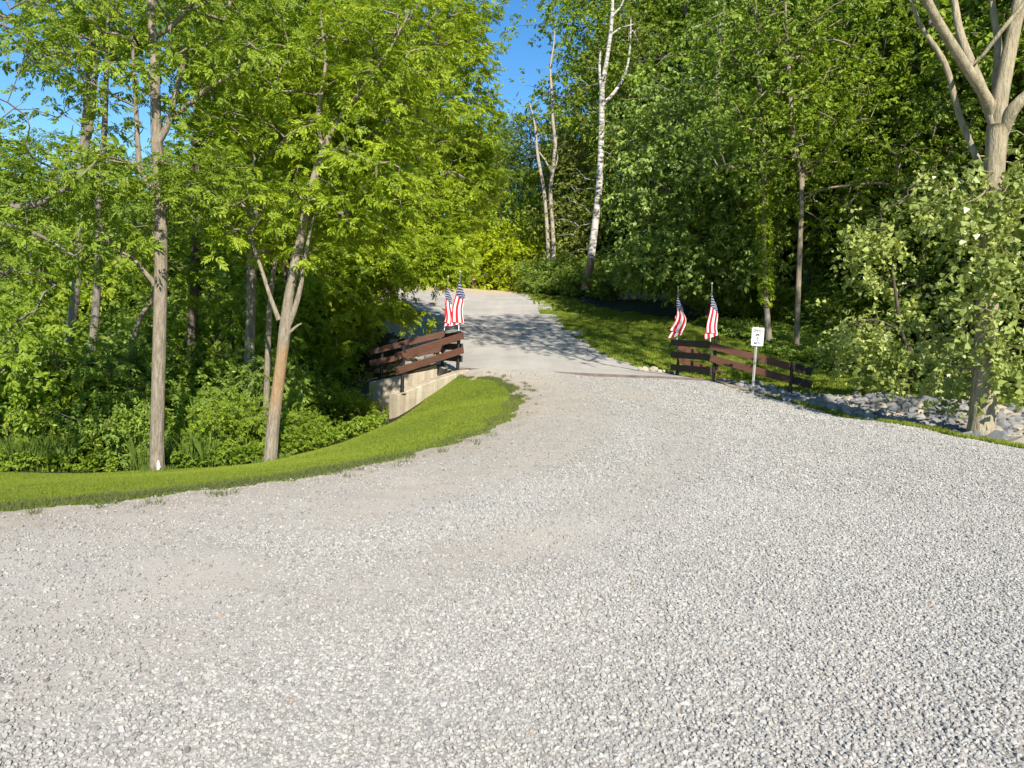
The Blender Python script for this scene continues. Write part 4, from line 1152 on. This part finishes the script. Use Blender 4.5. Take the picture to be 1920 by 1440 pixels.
# smaller cottonwood rooted behind the rock bed, its twigs hanging to the lawn
sx_, sy_ = at(1700, 750, 18.2)[0], 18.2
fs = np.array([sx_, sy_, gz(sx_, sy_) - .2])
LS_ = [([fs, fs + [.05, 0, 1.0], at(1690, 620, 18.1), at(1672, 500, 18.0), at(1650, 400, 17.9)], [.06, .05, .042, .03, .015]),
       ([at(1690, 620, 18.1), at(1640, 600, 17.8), at(1580, 610, 17.6)], [.028, .02, .01])]
tg = np.vstack([c5(1640, 430, 17.8, 50, 62, .6, 34), c5(1700, 540, 18.2, 60, 40, .6, 12), c5(1610, 615, 17.8, 60, 34, .5, 30), c5(1690, 640, 17.8, 95, 34, .5, 24), c5(1665, 690, 18.0, 30, 36, .3, 12), c5(1745, 340, 17.8, 55, 55, .6, 16), c5(1765, 670, 17.6, 50, 34, .5, 12)])
make_tree("young_cottonwood", fs, LS_, tg, M["bark_dark"], M["lf_cotton"], 'heart', .225, r5, 4, .22, .85,
          "smaller cottonwood behind the rip-rap left of the big one, twigs hanging to the lawn", None, r_tip=.006, bias=.3, rise=.0, droop=.6, rmax=.05, strand=.55)

# --- twin dead stems and the birch up by the road
r6 = np.random.RandomState(106)
Y6 = 48.0
L6 = [(px_line(Y6, (1036, 535), (1038, 470), (1036, 420), (1032, 360), (1035, 330), (1041, 270), (1037, 230), (1035, 180), (1032, 130), (1038, 85), (1040, 55)), [.15, .13, .12, .115, .11, .11, .095, .085, .07, .05, .03]),
      (px_line(Y6, (1029, 535), (1027, 450), (1020, 360), (1008, 290), (1003, 235), (992, 190)), [.12, .11, .10, .09, .07, .04]),
      (px_line(Y6, (1035, 330), (1045, 300), (1044, 280)), [.05, .04, .02]), (px_line(Y6, (1034, 325), (1022, 300), (1010, 285)), [.05, .05, .05])]
tg = np.vstack([blob_px(r6, 1045, 200, Y6, 34, 130, 1.0, 26), blob_px(r6, 1000, 250, Y6, 30, 70, .8, 20)])
make_tree("bare_twin_tree", at(1033, 535, Y6), L6, tg, M["bark_pale"], M["lf_olive"], 'simple', .22, r6, 3, .4, .7, "pair of thin bare pinkish-grey stems left of the white birch", None, r_tip=.010, bare=.7, wob=.06, merge=True)
Y7 = 42.0
L7 = [(px_line(Y7, (1098, 545), (1106, 500), (1116, 420), (1124, 340), (1128, 240), (1129, 170), (1138, 110), (1147, 40), (1150, -60)), [.25, .21, .19, .178, .162, .14, .115, .095, .05]),
      (px_line(Y7, (1131, 195), (1150, 175), (1172, 140), (1181, 90), (1183, 30)), [.10, .09, .075, .055, .03]),
      (px_line(Y7, (1146, 65), (1165, 52), (1190, 45)), [.06, .04, .02]), (px_line(Y7, (1127, 170), (1124, 130), (1126, 95)), [.07, .07, .05]), (px_line(Y7, (1148, 30), (1165, 10), (1175, -20)), [.06, .05, .03])]
tg = np.vstack([blob_px(r6, 1190, 70, 43.5, 60, 80, 1.0, 30), blob_px(r6, 1100, 180, 43.2, 40, 70, .7, 22), blob_px(r6, 1160, 270, 43.2, 35, 70, .7, 14), blob_px(r6, 1070, 390, 43, 45, 90, .8, 34)])
make_tree("white_birch", at(1098, 545, Y7), L7, tg, M["birch"], M["lf_olive"], 'simple', .20, r6, 8, .5, .8, "tall white-barked birch with a brown foot, beyond the right of the road", None, r_tip=.008, wob=.06, merge=True)

# --- vine-covered trunk and its neighbour under the right wood
r8 = np.random.RandomState(108)
Y8 = 27.0
def grounded(Y, pts):
    P = px_line(Y, *pts); return [np.array([P[0][0], Y, gz(P[0][0], Y) - .2])] + P
L8 = [(grounded(Y8, [(1441, 630), (1436, 560), (1432, 460), (1432, 350), (1428, 230), (1420, 100), (1415, -60)]), [.16, .115, .10, .095, .09, .08, .06, .03])]
tg = np.vstack([blob_px(r8, 1420, 60, Y8, 130, 140, 2.5, 90), blob_px(r8, 1380, 260, Y8, 100, 80, 2, 50)])
t8 = make_tree("vine_clad_tree", L8[0][0][0], L8, tg, M["bark_grey"], M["lf_deep"], 'simple', .26, r8, 9, .45, .6, "trunk wrapped in bright climbing vine at the edge of the right wood", None, r_tip=.015, zmin=at(1430, 360, Y8)[2])
vp = cr(px_line(Y8, (1437, 560), (1433, 460), (1432, 350)), 40); vp = vp[r8.randint(0, len(vp), 420)]
va = r8.uniform(0, 6.28, 420); vo = np.stack([np.cos(va), np.sin(va), r8.normal(size=420) * .5], -1)
link("vine", leaves_mesh("vine", vp + vo * .17, vo - np.array([0, 0, .8]), np.full(420, .17), 'simple', r8), M["lf_bright"], t8)
L9 = [(grounded(26.5, [(1494, 640), (1496, 560), (1500, 460), (1503, 370), (1500, 320), (1490, 270)]), [.13, .10, .09, .085, .08, .065, .04]),
      (px_line(26.5, (1502, 375), (1545, 355), (1600, 347), (1650, 344), (1685, 352), (1705, 365)), [.025, .035, .042, .048, .05, .025]),
      (px_line(26.5, (1686, 355), (1682, 320), (1680, 290)), [.05, .045, .03]), (px_line(26.5, (1504, 350), (1508, 310), (1492, 285)), [.08, .06, .04]),
      (px_line(26.5, (1490, 300), (1480, 150), (1470, -40)), [.09, .07, .03])]
tg = np.vstack([blob_px(r8, 1520, 230, 26.5, 130, 110, 2.2, 90), blob_px(r8, 1600, 420, 27, 90, 60, 1.5, 30), blob_px(r8, 1700, 290, 26.5, 60, 40, 1.2, 16), blob_px(r8, 1500, 60, 27, 150, 120, 2.5, 70)])
make_tree("slender_tree", L9[0][0][0], L9, tg, M["bark_tan"], M["lf_mid"], 'simple', .24, r8, 8, .42, .6, "slender pale trunk in the right wood with one long bough reaching right", None, r_tip=.013, zmin=at(1500, 400, 26.5)[2])

# --- drooping-leaved tree at the corner of the right wood
r10 = np.random.RandomState(110)
bx, by_ = at(1330, 600, 33)[0], 33.0
f10 = np.array([bx, by_, gz(bx, by_) - .2])
L10 = [([f10, f10 + [.1, 0, 3], f10 + [0, .2, 7], f10 + [-.3, .2, 11], f10 + [-.2, 0, 14]], [.22, .2, .16, .1, .04])]
tg = np.vstack([blob_px(r10, 1290, 350, 31.5, 140, 90, 1.8, 150), blob_px(r10, 1330, 460, 31, 150, 75, 1.6, 160), blob_px(r10, 1215, 492, 33, 65, 46, 1.0, 56), blob_px(r10, 1320, 528, 32.5, 80, 22, .8, 34), blob_px(r10, 1400, 380, 31.5, 70, 110, 1.6, 70), blob_px(r10, 1260, 220, 32.5, 110, 80, 2.0, 90)])
make_tree("drooping_tree", f10, L10, tg, M["bark_grey"], M["lf_fresh"], 'oval', .31, r10, 9, .42, .65, "leafy tree with drooping fresh-green boughs above the fallen log", None, r_tip=.013, droop=.5)

# --- shared shapes for the deep woods
def proto(seed, Ht, Rc, z0, n, leafkind, size, per, spread, slim=1.0):
    rng = np.random.RandomState(seed)
    x = np.cumsum(np.r_[0, rng.normal(size=6) * .22]); y = np.cumsum(np.r_[0, rng.normal(size=6) * .22]); z = np.linspace(-.3, Ht * .93, 7)
    tk = np.stack([x, y, z], 1); rad = np.linspace(.22, .03, 7) * Ht / 18
    nl = 30
    lz = z0 + (Ht - z0) * (np.arange(nl) + rng.rand(nl)) / nl
    lt = (lz - z0) / (Ht - z0)
    env = Rc * np.clip(np.sin(np.pi * (lt * .84 + .14)) ** .7, .12, 1) * slim
    la = np.arange(nl) * 2.4 + rng.normal(size=nl) * .5 + seed
    lr = env * rng.uniform(.45, .98, nl)
    cen = np.stack([np.cos(la) * lr + np.interp(lz, z, x), np.sin(la) * lr + np.interp(lz, z, y), lz], 1)
    w_l = rng.uniform(.5, 1.5, nl) * (.5 + env / Rc); k_l = rng.choice(nl, n, p=w_l / w_l.sum())
    tg = cen[k_l] + rng.normal(size=(n, 3)) * np.array([.30, .30, .13]) * (Rc * (.55 + .6 * env[k_l] / Rc))[:, None] * .85
    tg[:, 2] -= .12 * np.hypot(tg[:, 0], tg[:, 1])
    tg[:, 2] = np.maximum(tg[:, 2], z0 * .7)
    limbs = [(tk, rad)]
    mbt = MB(); limb_tubes(mbt, limbs, 9)
    bmb, tips, tdir, tid = skeleton(rng, limbs, tg, .012, .3, .3, .1, .09, z0 * .8)
    cl = rng.rand(len(tips))
    P = np.repeat(tips, per, 0); D = norm(np.repeat(tdir, per, 0)); C = np.repeat(cl, per)
    offs = rng.normal(size=P.shape) * spread * np.array([1, 1, .6]); P = P + offs
    fw = norm(D * .5 + norm(offs) + rng.normal(size=P.shape) * .3 - np.array([0, 0, .3]))
    cr_ = leaves_mesh("crown", P, fw, size * np.exp(np.clip(rng.normal(size=len(P)), -1.5, 1.5) * .25), leafkind, rng, np.clip(C + rng.normal(size=len(P)) * .12, 0, 1))
    return mbt.mesh("trunk", True), bmb.mesh("branches", True), cr_
PROTO = [proto(301, 19, 4.6, 3.2, 300, 'simple', .33, 13, .52), proto(302, 22, 5.2, 4.5, 330, 'oval', .33, 13, .56), proto(303, 17, 4.3, 2.0, 290, 'simple', .31, 13, .50),
         proto(304, 14, 3.6, 1.4, 280, 'oval', .28, 11, .44), proto(305, 20, 3.0, 6.0, 220, 'simple', .30, 11, .45)]
def plant_tree(k, x, y, s, rz, bark, leaf, label, group, name="woodland_tree", sx=1.0):
    z = gz(x, y); root = empty(name, (x, y, z)); root.rotation_euler = (0, 0, rz); root.scale = (s * sx, s * sx, s)
    tag(root, label, "tree", group)
    for nm, me, mt in (("trunk", PROTO[k][0], bark), ("branches", PROTO[k][1], bark), ("crown", PROTO[k][2], leaf)):
        o = bpy.data.objects.new(nm, me); COL.objects.link(o); o.parent = root
        if len(me.materials) == 0: me.materials.append(mt)
        o.material_slots[0].link = 'OBJECT'; o.material_slots[0].material = mt
    return root
rw = np.random.RandomState(400)
G_R = "tall trees of the right wood"; LBL_R = "tall green tree in the dense wood right of the birch, in front of the sky"
LF = [M["lf_deep"], M["lf_mid"], M["lf_deep"], M["lf_olive"], M["lf_mid"]]
right = [  # front edge of the right wood, then the rows behind it
    (4, 6.9, 50.5, 1.3), (4, 5.6, 55.0, 1.35),
    (0, 11.0, 39.0, 1.0), (1, 12.9, 35.5, 1.0), (2, 13.8, 31.5, 1.0), (0, 15.9, 30.0, 1.1), (2, 17.6, 25.8, 1.0), (1, 20.0, 27.5, 1.0), (0, 21.2, 23.0, 1.0),
    (1, 9.9, 46.0, 1.0), (4, 11.4, 42.5, 1.05), (0, 13.6, 39.5, 1.1), (1, 17.0, 36.5, 1.05), (2, 20.5, 33.5, 1.15), (1, 24.5, 30.5, 1.1), (0, 27, 25, 1.1),
    (2, 9.0, 53, 1.15), (0, 11.5, 48, 1.15), (1, 16, 45, 1.1), (0, 21, 42, 1.1), (1, 26, 38, 1.1), (2, 31, 34, 1.2), (0, 10, 57, 1.15), (1, 15, 55, 1.15), (0, 22, 52, 1.2), (1, 29, 47, 1.2), (2, 36, 42, 1.3),
    (3, 14.6, 27.4, .7), (3, 23.5, 21.5, .8), (3, 19.5, 22.9, .6), (3, 30, 30, 1.0), (3, 25, 44, 1.2), (3, 19, 49, 1.2), (3, 13, 44, 1.1), (3, 28, 40, 1.2), (3, 33, 37, 1.2), (3, 22, 38, 1.1), (3, 17, 41, 1.1), (3, 36, 33, 1.2), (3, 38, 26, 1.3), (3, 33, 50, 1.4), (3, 24, 56, 1.4), (3, 17, 60, 1.4), (2, 42, 36, 1.4), (2, 44, 48, 1.5)]
for (k, x, y, s) in [(0, 15.5, 11.0, 1.0), (2, 21.5, 11.5, 1.1), (0, 24.5, 17.5, 1.1)]:  # trees outside the frame, added to shade the lawn and lower right wood
    plant_tree(k, x, y, s, rw.uniform(0, 6.28), M["bark_grey"], M["lf_mid"], "unseen tall tree right of the big cottonwood, added for its shade", "unseen trees added to shade the right side")
for (k, x, y, s) in right:
    lf = LF[k] if rw.rand() < .65 else LF[rw.randint(5)]
    plant_tree(k, x + rw.normal() * .3, y + rw.normal() * .3, s * rw.uniform(.93, 1.07), rw.uniform(0, 6.28), M["bark_grey"] if rw.rand() < .5 else M["bark_dark"], lf, LBL_R, G_R)
G_B = "far trees beyond the crest of the road"; LBL_B = "dark far tree beyond the crest of the road, under the blue gap"
for (k, x, y, s) in [(2, -1.5, 62, .75), (0, 1.5, 66, .75), (2, 3.8, 60, .78), (3, -5, 60, .9), (0, -8, 66, .95), (1, -12, 60, .9), (2, 4.0, 72, .8), (0, -2, 76, .8), (1, 7, 66, .95), (3, 2.0, 56.5, .75), (3, 4.0, 52, .8), (3, -3.5, 66, .8), (0, -17, 62, .95), (2, -22, 58, 1.0)]:
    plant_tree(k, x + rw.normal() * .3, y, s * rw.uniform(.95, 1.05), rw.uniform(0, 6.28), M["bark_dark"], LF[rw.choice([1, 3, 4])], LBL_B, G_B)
G_L = "leafy trees at the back of the left wood"; LBL_L = "leafy dark tree at the back of the left wood behind the slim trunks"
for (k, x, y, s) in [(3, -15, 24, .50), (3, -18.5, 22, .5), (2, -21.5, 25, .46), (3, -12.0, 25.5, .50), (3, -9.6, 24.5, .56), (2, -7.4, 27.0, .85), (0, -7.4, 25.6, .74), (3, -24, 29, .58), (2, -19, 30, .48), (2, -14, 31, .48), (3, -11.5, 30, .58), (0, -9.4, 32.5, .8), (3, -29, 26, .62), (2, -10.2, 31.5, .7), (3, -26, 36, .6), (3, -20, 37, .58), (3, -15, 38, .55), (3, -33, 33, .7), (3, -30, 20, .6), (3, -24, 20, .5)]:
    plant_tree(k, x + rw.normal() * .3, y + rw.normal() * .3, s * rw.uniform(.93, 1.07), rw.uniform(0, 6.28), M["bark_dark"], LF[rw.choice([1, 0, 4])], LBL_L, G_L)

# --- shrubs
def shrub_mesh(seed, n, per, kind, size, spread=.22, h=1.6, r=.9):
    rng = np.random.RandomState(seed)
    lob = np.stack([rng.normal(size=8) * r * .55, rng.normal(size=8) * r * .55, h * rng.uniform(.12, 1.0, 8)], 1)
    tg = lob[rng.randint(0, 8, n)] + rng.normal(size=(n, 3)) * np.array([.33, .33, .20]) * r
    tg[:, 2] = np.maximum(tg[:, 2], .08)
    st = [([np.array([0, 0, -.15]), np.array([rng.normal() * .1, rng.normal() * .1, h * .45])], [.03, .015]) for _ in range(3)]
    bmb, tips, tdir, _ = skeleton(rng, st, tg, .006, .2, .2, .12, .03)
    limb_tubes(bmb, st, 6)
    P = np.repeat(tips, per, 0); D = np.repeat(norm(tdir), per, 0); C = np.repeat(rng.rand(len(tips)), per)
    offs = rng.normal(size=P.shape) * spread * np.array([1, 1, .7]); P = P + offs; P[:, 2] = np.maximum(P[:, 2], .04)
    fw = norm(D * .4 + norm(offs) + rng.normal(size=P.shape) * .3 - np.array([0, 0, .25]))
    return bmb.mesh("stems", True), leaves_mesh("foliage", P, fw, size * np.exp(np.clip(rng.normal(size=len(P)), -1.5, 1.5) * .25), kind, rng, C)
SHR = [shrub_mesh(501, 80, 9, 'simple', .17), shrub_mesh(502, 90, 9, 'oval', .19), shrub_mesh(503, 80, 8, 'pinnate', .19), shrub_mesh(504, 110, 9, 'simple', .16, .2, 1.3, 1.1)]
def plant_shrub(k, x, y, s, rz, leaf, label, group, name="leafy_shrub", sz=1.0, dz=0.0, cat="shrub"):
    root = empty(name, (x, y, gz(x, y) + dz)); root.rotation_euler = (0, 0, rz); root.scale = (s, s, s * sz); tag(root, label, cat, group)
    for nm, me, mt in (("stems", SHR[k][0], M["bark_grey"]), ("foliage", SHR[k][1], leaf)):
        o = bpy.data.objects.new(nm, me); COL.objects.link(o); o.parent = root
        if len(me.materials) == 0: me.materials.append(mt)
        o.material_slots[0].link = 'OBJECT'; o.material_slots[0].material = mt
LS = "leafy shrub in the undergrowth between the left lawn and the wood"; GS = "undergrowth shrubs of the left wood"
n = 0
for (y0, y1, x0, x1, cnt, s0, s1) in ((14.6, 16.0, -11, -2.9, 13, .4, .8), (15.8, 18.4, -13, -3.4, 24, .7, 1.4), (18.4, 22, -16, -4.6, 30, 1.1, 1.9), (22, 26, -18, -5.2, 20, 1.6, 2.4)):
    for i in range(cnt):
        x = x0 + (x1 - x0) * (i + rw.rand()) / cnt; y = rw.uniform(y0, y1)
        y += np.clip((x + 4.2) * .5, -.4, 1.2) if y < 16 else 0
        sc_ = rw.uniform(s0, s1)
        if 960 + (x + sc_ * 2.2) * F / y > 672: continue
        plant_shrub(rw.randint(4), x, y, sc_, rw.uniform(0, 6.28), M[["lf_mid", "lf_deep", "lf_deep", "lf_bright", "lf_deep", "lf_mid"][rw.randint(6)]], LS, GS, sz=rw.uniform(.9, 1.35))
for (x, y, s) in [(-5.2, 18.2, .5), (-5.6, 19.3, .6), (-5.2, 20.8, .7), (-4.95, 20.2, .45), (-6.0, 22.0, .9), (-4.9, 21.6, .5), (-5.8, 20.0, .8), (-5.3, 23.2, .7), (-5.6, 24.2, .8), (-6.2, 25.6, .9), (-7.2, 28.5, 1.0), (-5.5, 21.4, .7), (-4.2, 16.6, .4)]:
    plant_shrub(rw.randint(4), x, y, s, rw.uniform(0, 6.28), M[["lf_mid", "lf_bright"][rw.randint(2)]], "small green bush crowding the creek beside the concrete walls", "bushes at the creek walls", "creek_bush")
LG = "yellow-green shrub at the top of the road, lit by the sun"; GG = "yellow-green shrubs at the crest"
for (px, y, s) in [(865, 53.5, 1.6), (890, 54.5, 2.0), (915, 53.6, 2.1), (940, 54, 2.2), (965, 53, 2.2), (985, 53, 1.7), (905, 57, 2.6), (950, 57, 2.6), (845, 55, 2.2), (1012, 52, 1.6), (880, 57, 2.4), (820, 55, 2.4), (790, 56, 2.4), (1000, 55, 2.0)]:
    plant_shrub(rw.choice([0, 3]), (px - 960) / F * y, y, s * rw.uniform(.9, 1.1), rw.uniform(0, 6.28), M["lf_gold"], LG, GG, "lime_shrub")
plant_shrub(3, at(1003, 450, 56)[0], 56, 3.6, 1.0, M["lf_mid"], "rounded taller shrub rising behind the yellow-green ones left of the bare stems", None, "round_shrub", 1.45)
LD = "dark low shrub in the shade between the sloping lawn and the birch"; GD = "dark shrubs at the top of the sloping lawn"
for (px, y, s) in [(995, 48.4, .9), (1012, 47.5, 1.25), (1030, 47, 1.5), (1052, 46, 1.2), (1075, 45.2, 1.2), (1085, 44, 1.0), (1110, 43, 1.0), (1135, 41.5, 1.1), (1140, 40.5, .8), (1150, 43, 1.2), (1120, 46, 1.4), (1070, 48, 1.5), (1200, 43.5, 1.2), (1205, 42, 1.1)]:
    plant_shrub(rw.randint(4), (px - 960) / F * y, y, s, rw.uniform(0, 6.28), M["lf_deep"], LD, GD, "dark_shrub", .8)
LU = "shrub in the dark understorey beneath the right wood"; GU = "understorey shrubs of the right wood"
for i in range(34):
    t = rw.rand(); x = 7.5 + t * 13 + rw.normal() * .6; y = 31.5 - t * 9.5 + rw.uniform(.4, 7)
    if x / y * F < 345: continue
    plant_shrub(rw.randint(4), x, y, rw.uniform(.5, 1.25), rw.uniform(0, 6.28), M[["lf_deep", "lf_mid", "lf_deep"][rw.randint(3)]], LU, GU, "understorey_shrub", .8)
LV = "tall dark bush deep in the wood behind the trunks"; GV = "bushes deep in the woods"
for i in range(64):
    if i < 42:
        x = rw.uniform(7, 44); y = 62 - x * .75 + rw.uniform(0, 14)
    else:
        x = rw.uniform(-40, -11); y = rw.uniform(30, 44)
    plant_shrub([0, 1, 3][rw.randint(3)], x, y, rw.uniform(2.2, 3.4), rw.uniform(0, 6.28), M["lf_deep"], LV, GV, "wood_bush", 1.2)
# leafy ground cover on the slope under the wood
def ground_cover():
    rng = np.random.RandomState(600); n = 22000
    t = rng.rand(n); x = 7.2 + t * 15 + rng.normal(size=n) * .5; y = 25.6 - t * 10.5 + rng.rand(n) ** 1.3 * 6.5
    k = region(x, y) == 0; x, y = x[k], y[k]; n = len(x)
    P = np.stack([x, y, H(x, y) + rng.uniform(.02, .3, n)], -1)
    o = link("ground_cover", leaves_mesh("ground_cover", P, rng.normal(size=(n, 3)) * [1, 1, .2], rng.uniform(.12, .26, n), 'oval', rng, vnoise(x, y, .7, 3)), M["lf_deep"])
    tag(o, "leafy ground cover under the right wood, behind the plank fence", "ground cover", None, "stuff")
    n = 5000; x = rng.uniform(-12, -2.8, n); y = 14.0 + np.clip((x + 4.2) * .55, -.4, 3) + np.abs(rng.normal(size=n)) * 1.5
    k = (region(x, y) != 1) & (vnoise(x, y, 1.3, 15) > .45); x, y = x[k], y[k]; n = len(x)
    P = np.stack([x, y, H(x, y) + rng.uniform(.02, .35, n)], -1)
    o = link("ground_cover", leaves_mesh("ground_cover", P, rng.normal(size=(n, 3)) * [1, 1, .2], rng.uniform(.10, .2, n), 'simple', rng, vnoise(x, y, .7, 3)), M["lf_mid"])
    tag(o, "low leafy weeds along the lower edge of the left lawn", "ground cover", None, "stuff")
ground_cover()

# --- fallen log, timber post
def on_ground(px, py, lift, y0=30, y1=46):
    ys = np.linspace(y0, y1, 161); P = np.array([at(px, py, q) for q in ys])
    return P[int(np.argmin(np.abs(H(P[:, 0], P[:, 1]) + lift - P[:, 2])))]
A = on_ground(1160, 556, .17); B = on_ground(1290, 562, .14)
mb = MB(); mb.tube(cr([A, A * .6 + B * .4 + [0, 0, .05], B], 8), np.linspace(.24, .16, 17), 12)
o = mb.build("fallen_log", M["log"], None, True); tag(o, "pale fallen log lying at the foot of the right wood", "log")
P = at(888, 540, 51.5); P[2] = gz(P[0], P[1])
pr = empty("timber_post", tuple(P)); tag(pr, "short brown timber post with a pale band at the crest of the road", "post")
mb = MB(); mb.box(P + [0, 0, .35], 1.15, .2, .2, np.array([[0, 0, 1], [0, 1, 0], [1, 0, 0.0]]), .02); mb.build("shaft", M["brown"], pr)
mb = MB(); mb.box(P + [0, 0, .62], .1, .215, .215, np.array([[0, 0, 1], [0, 1, 0], [1, 0, 0.0]]), .02); mb.build("band", M["concrete"], pr)
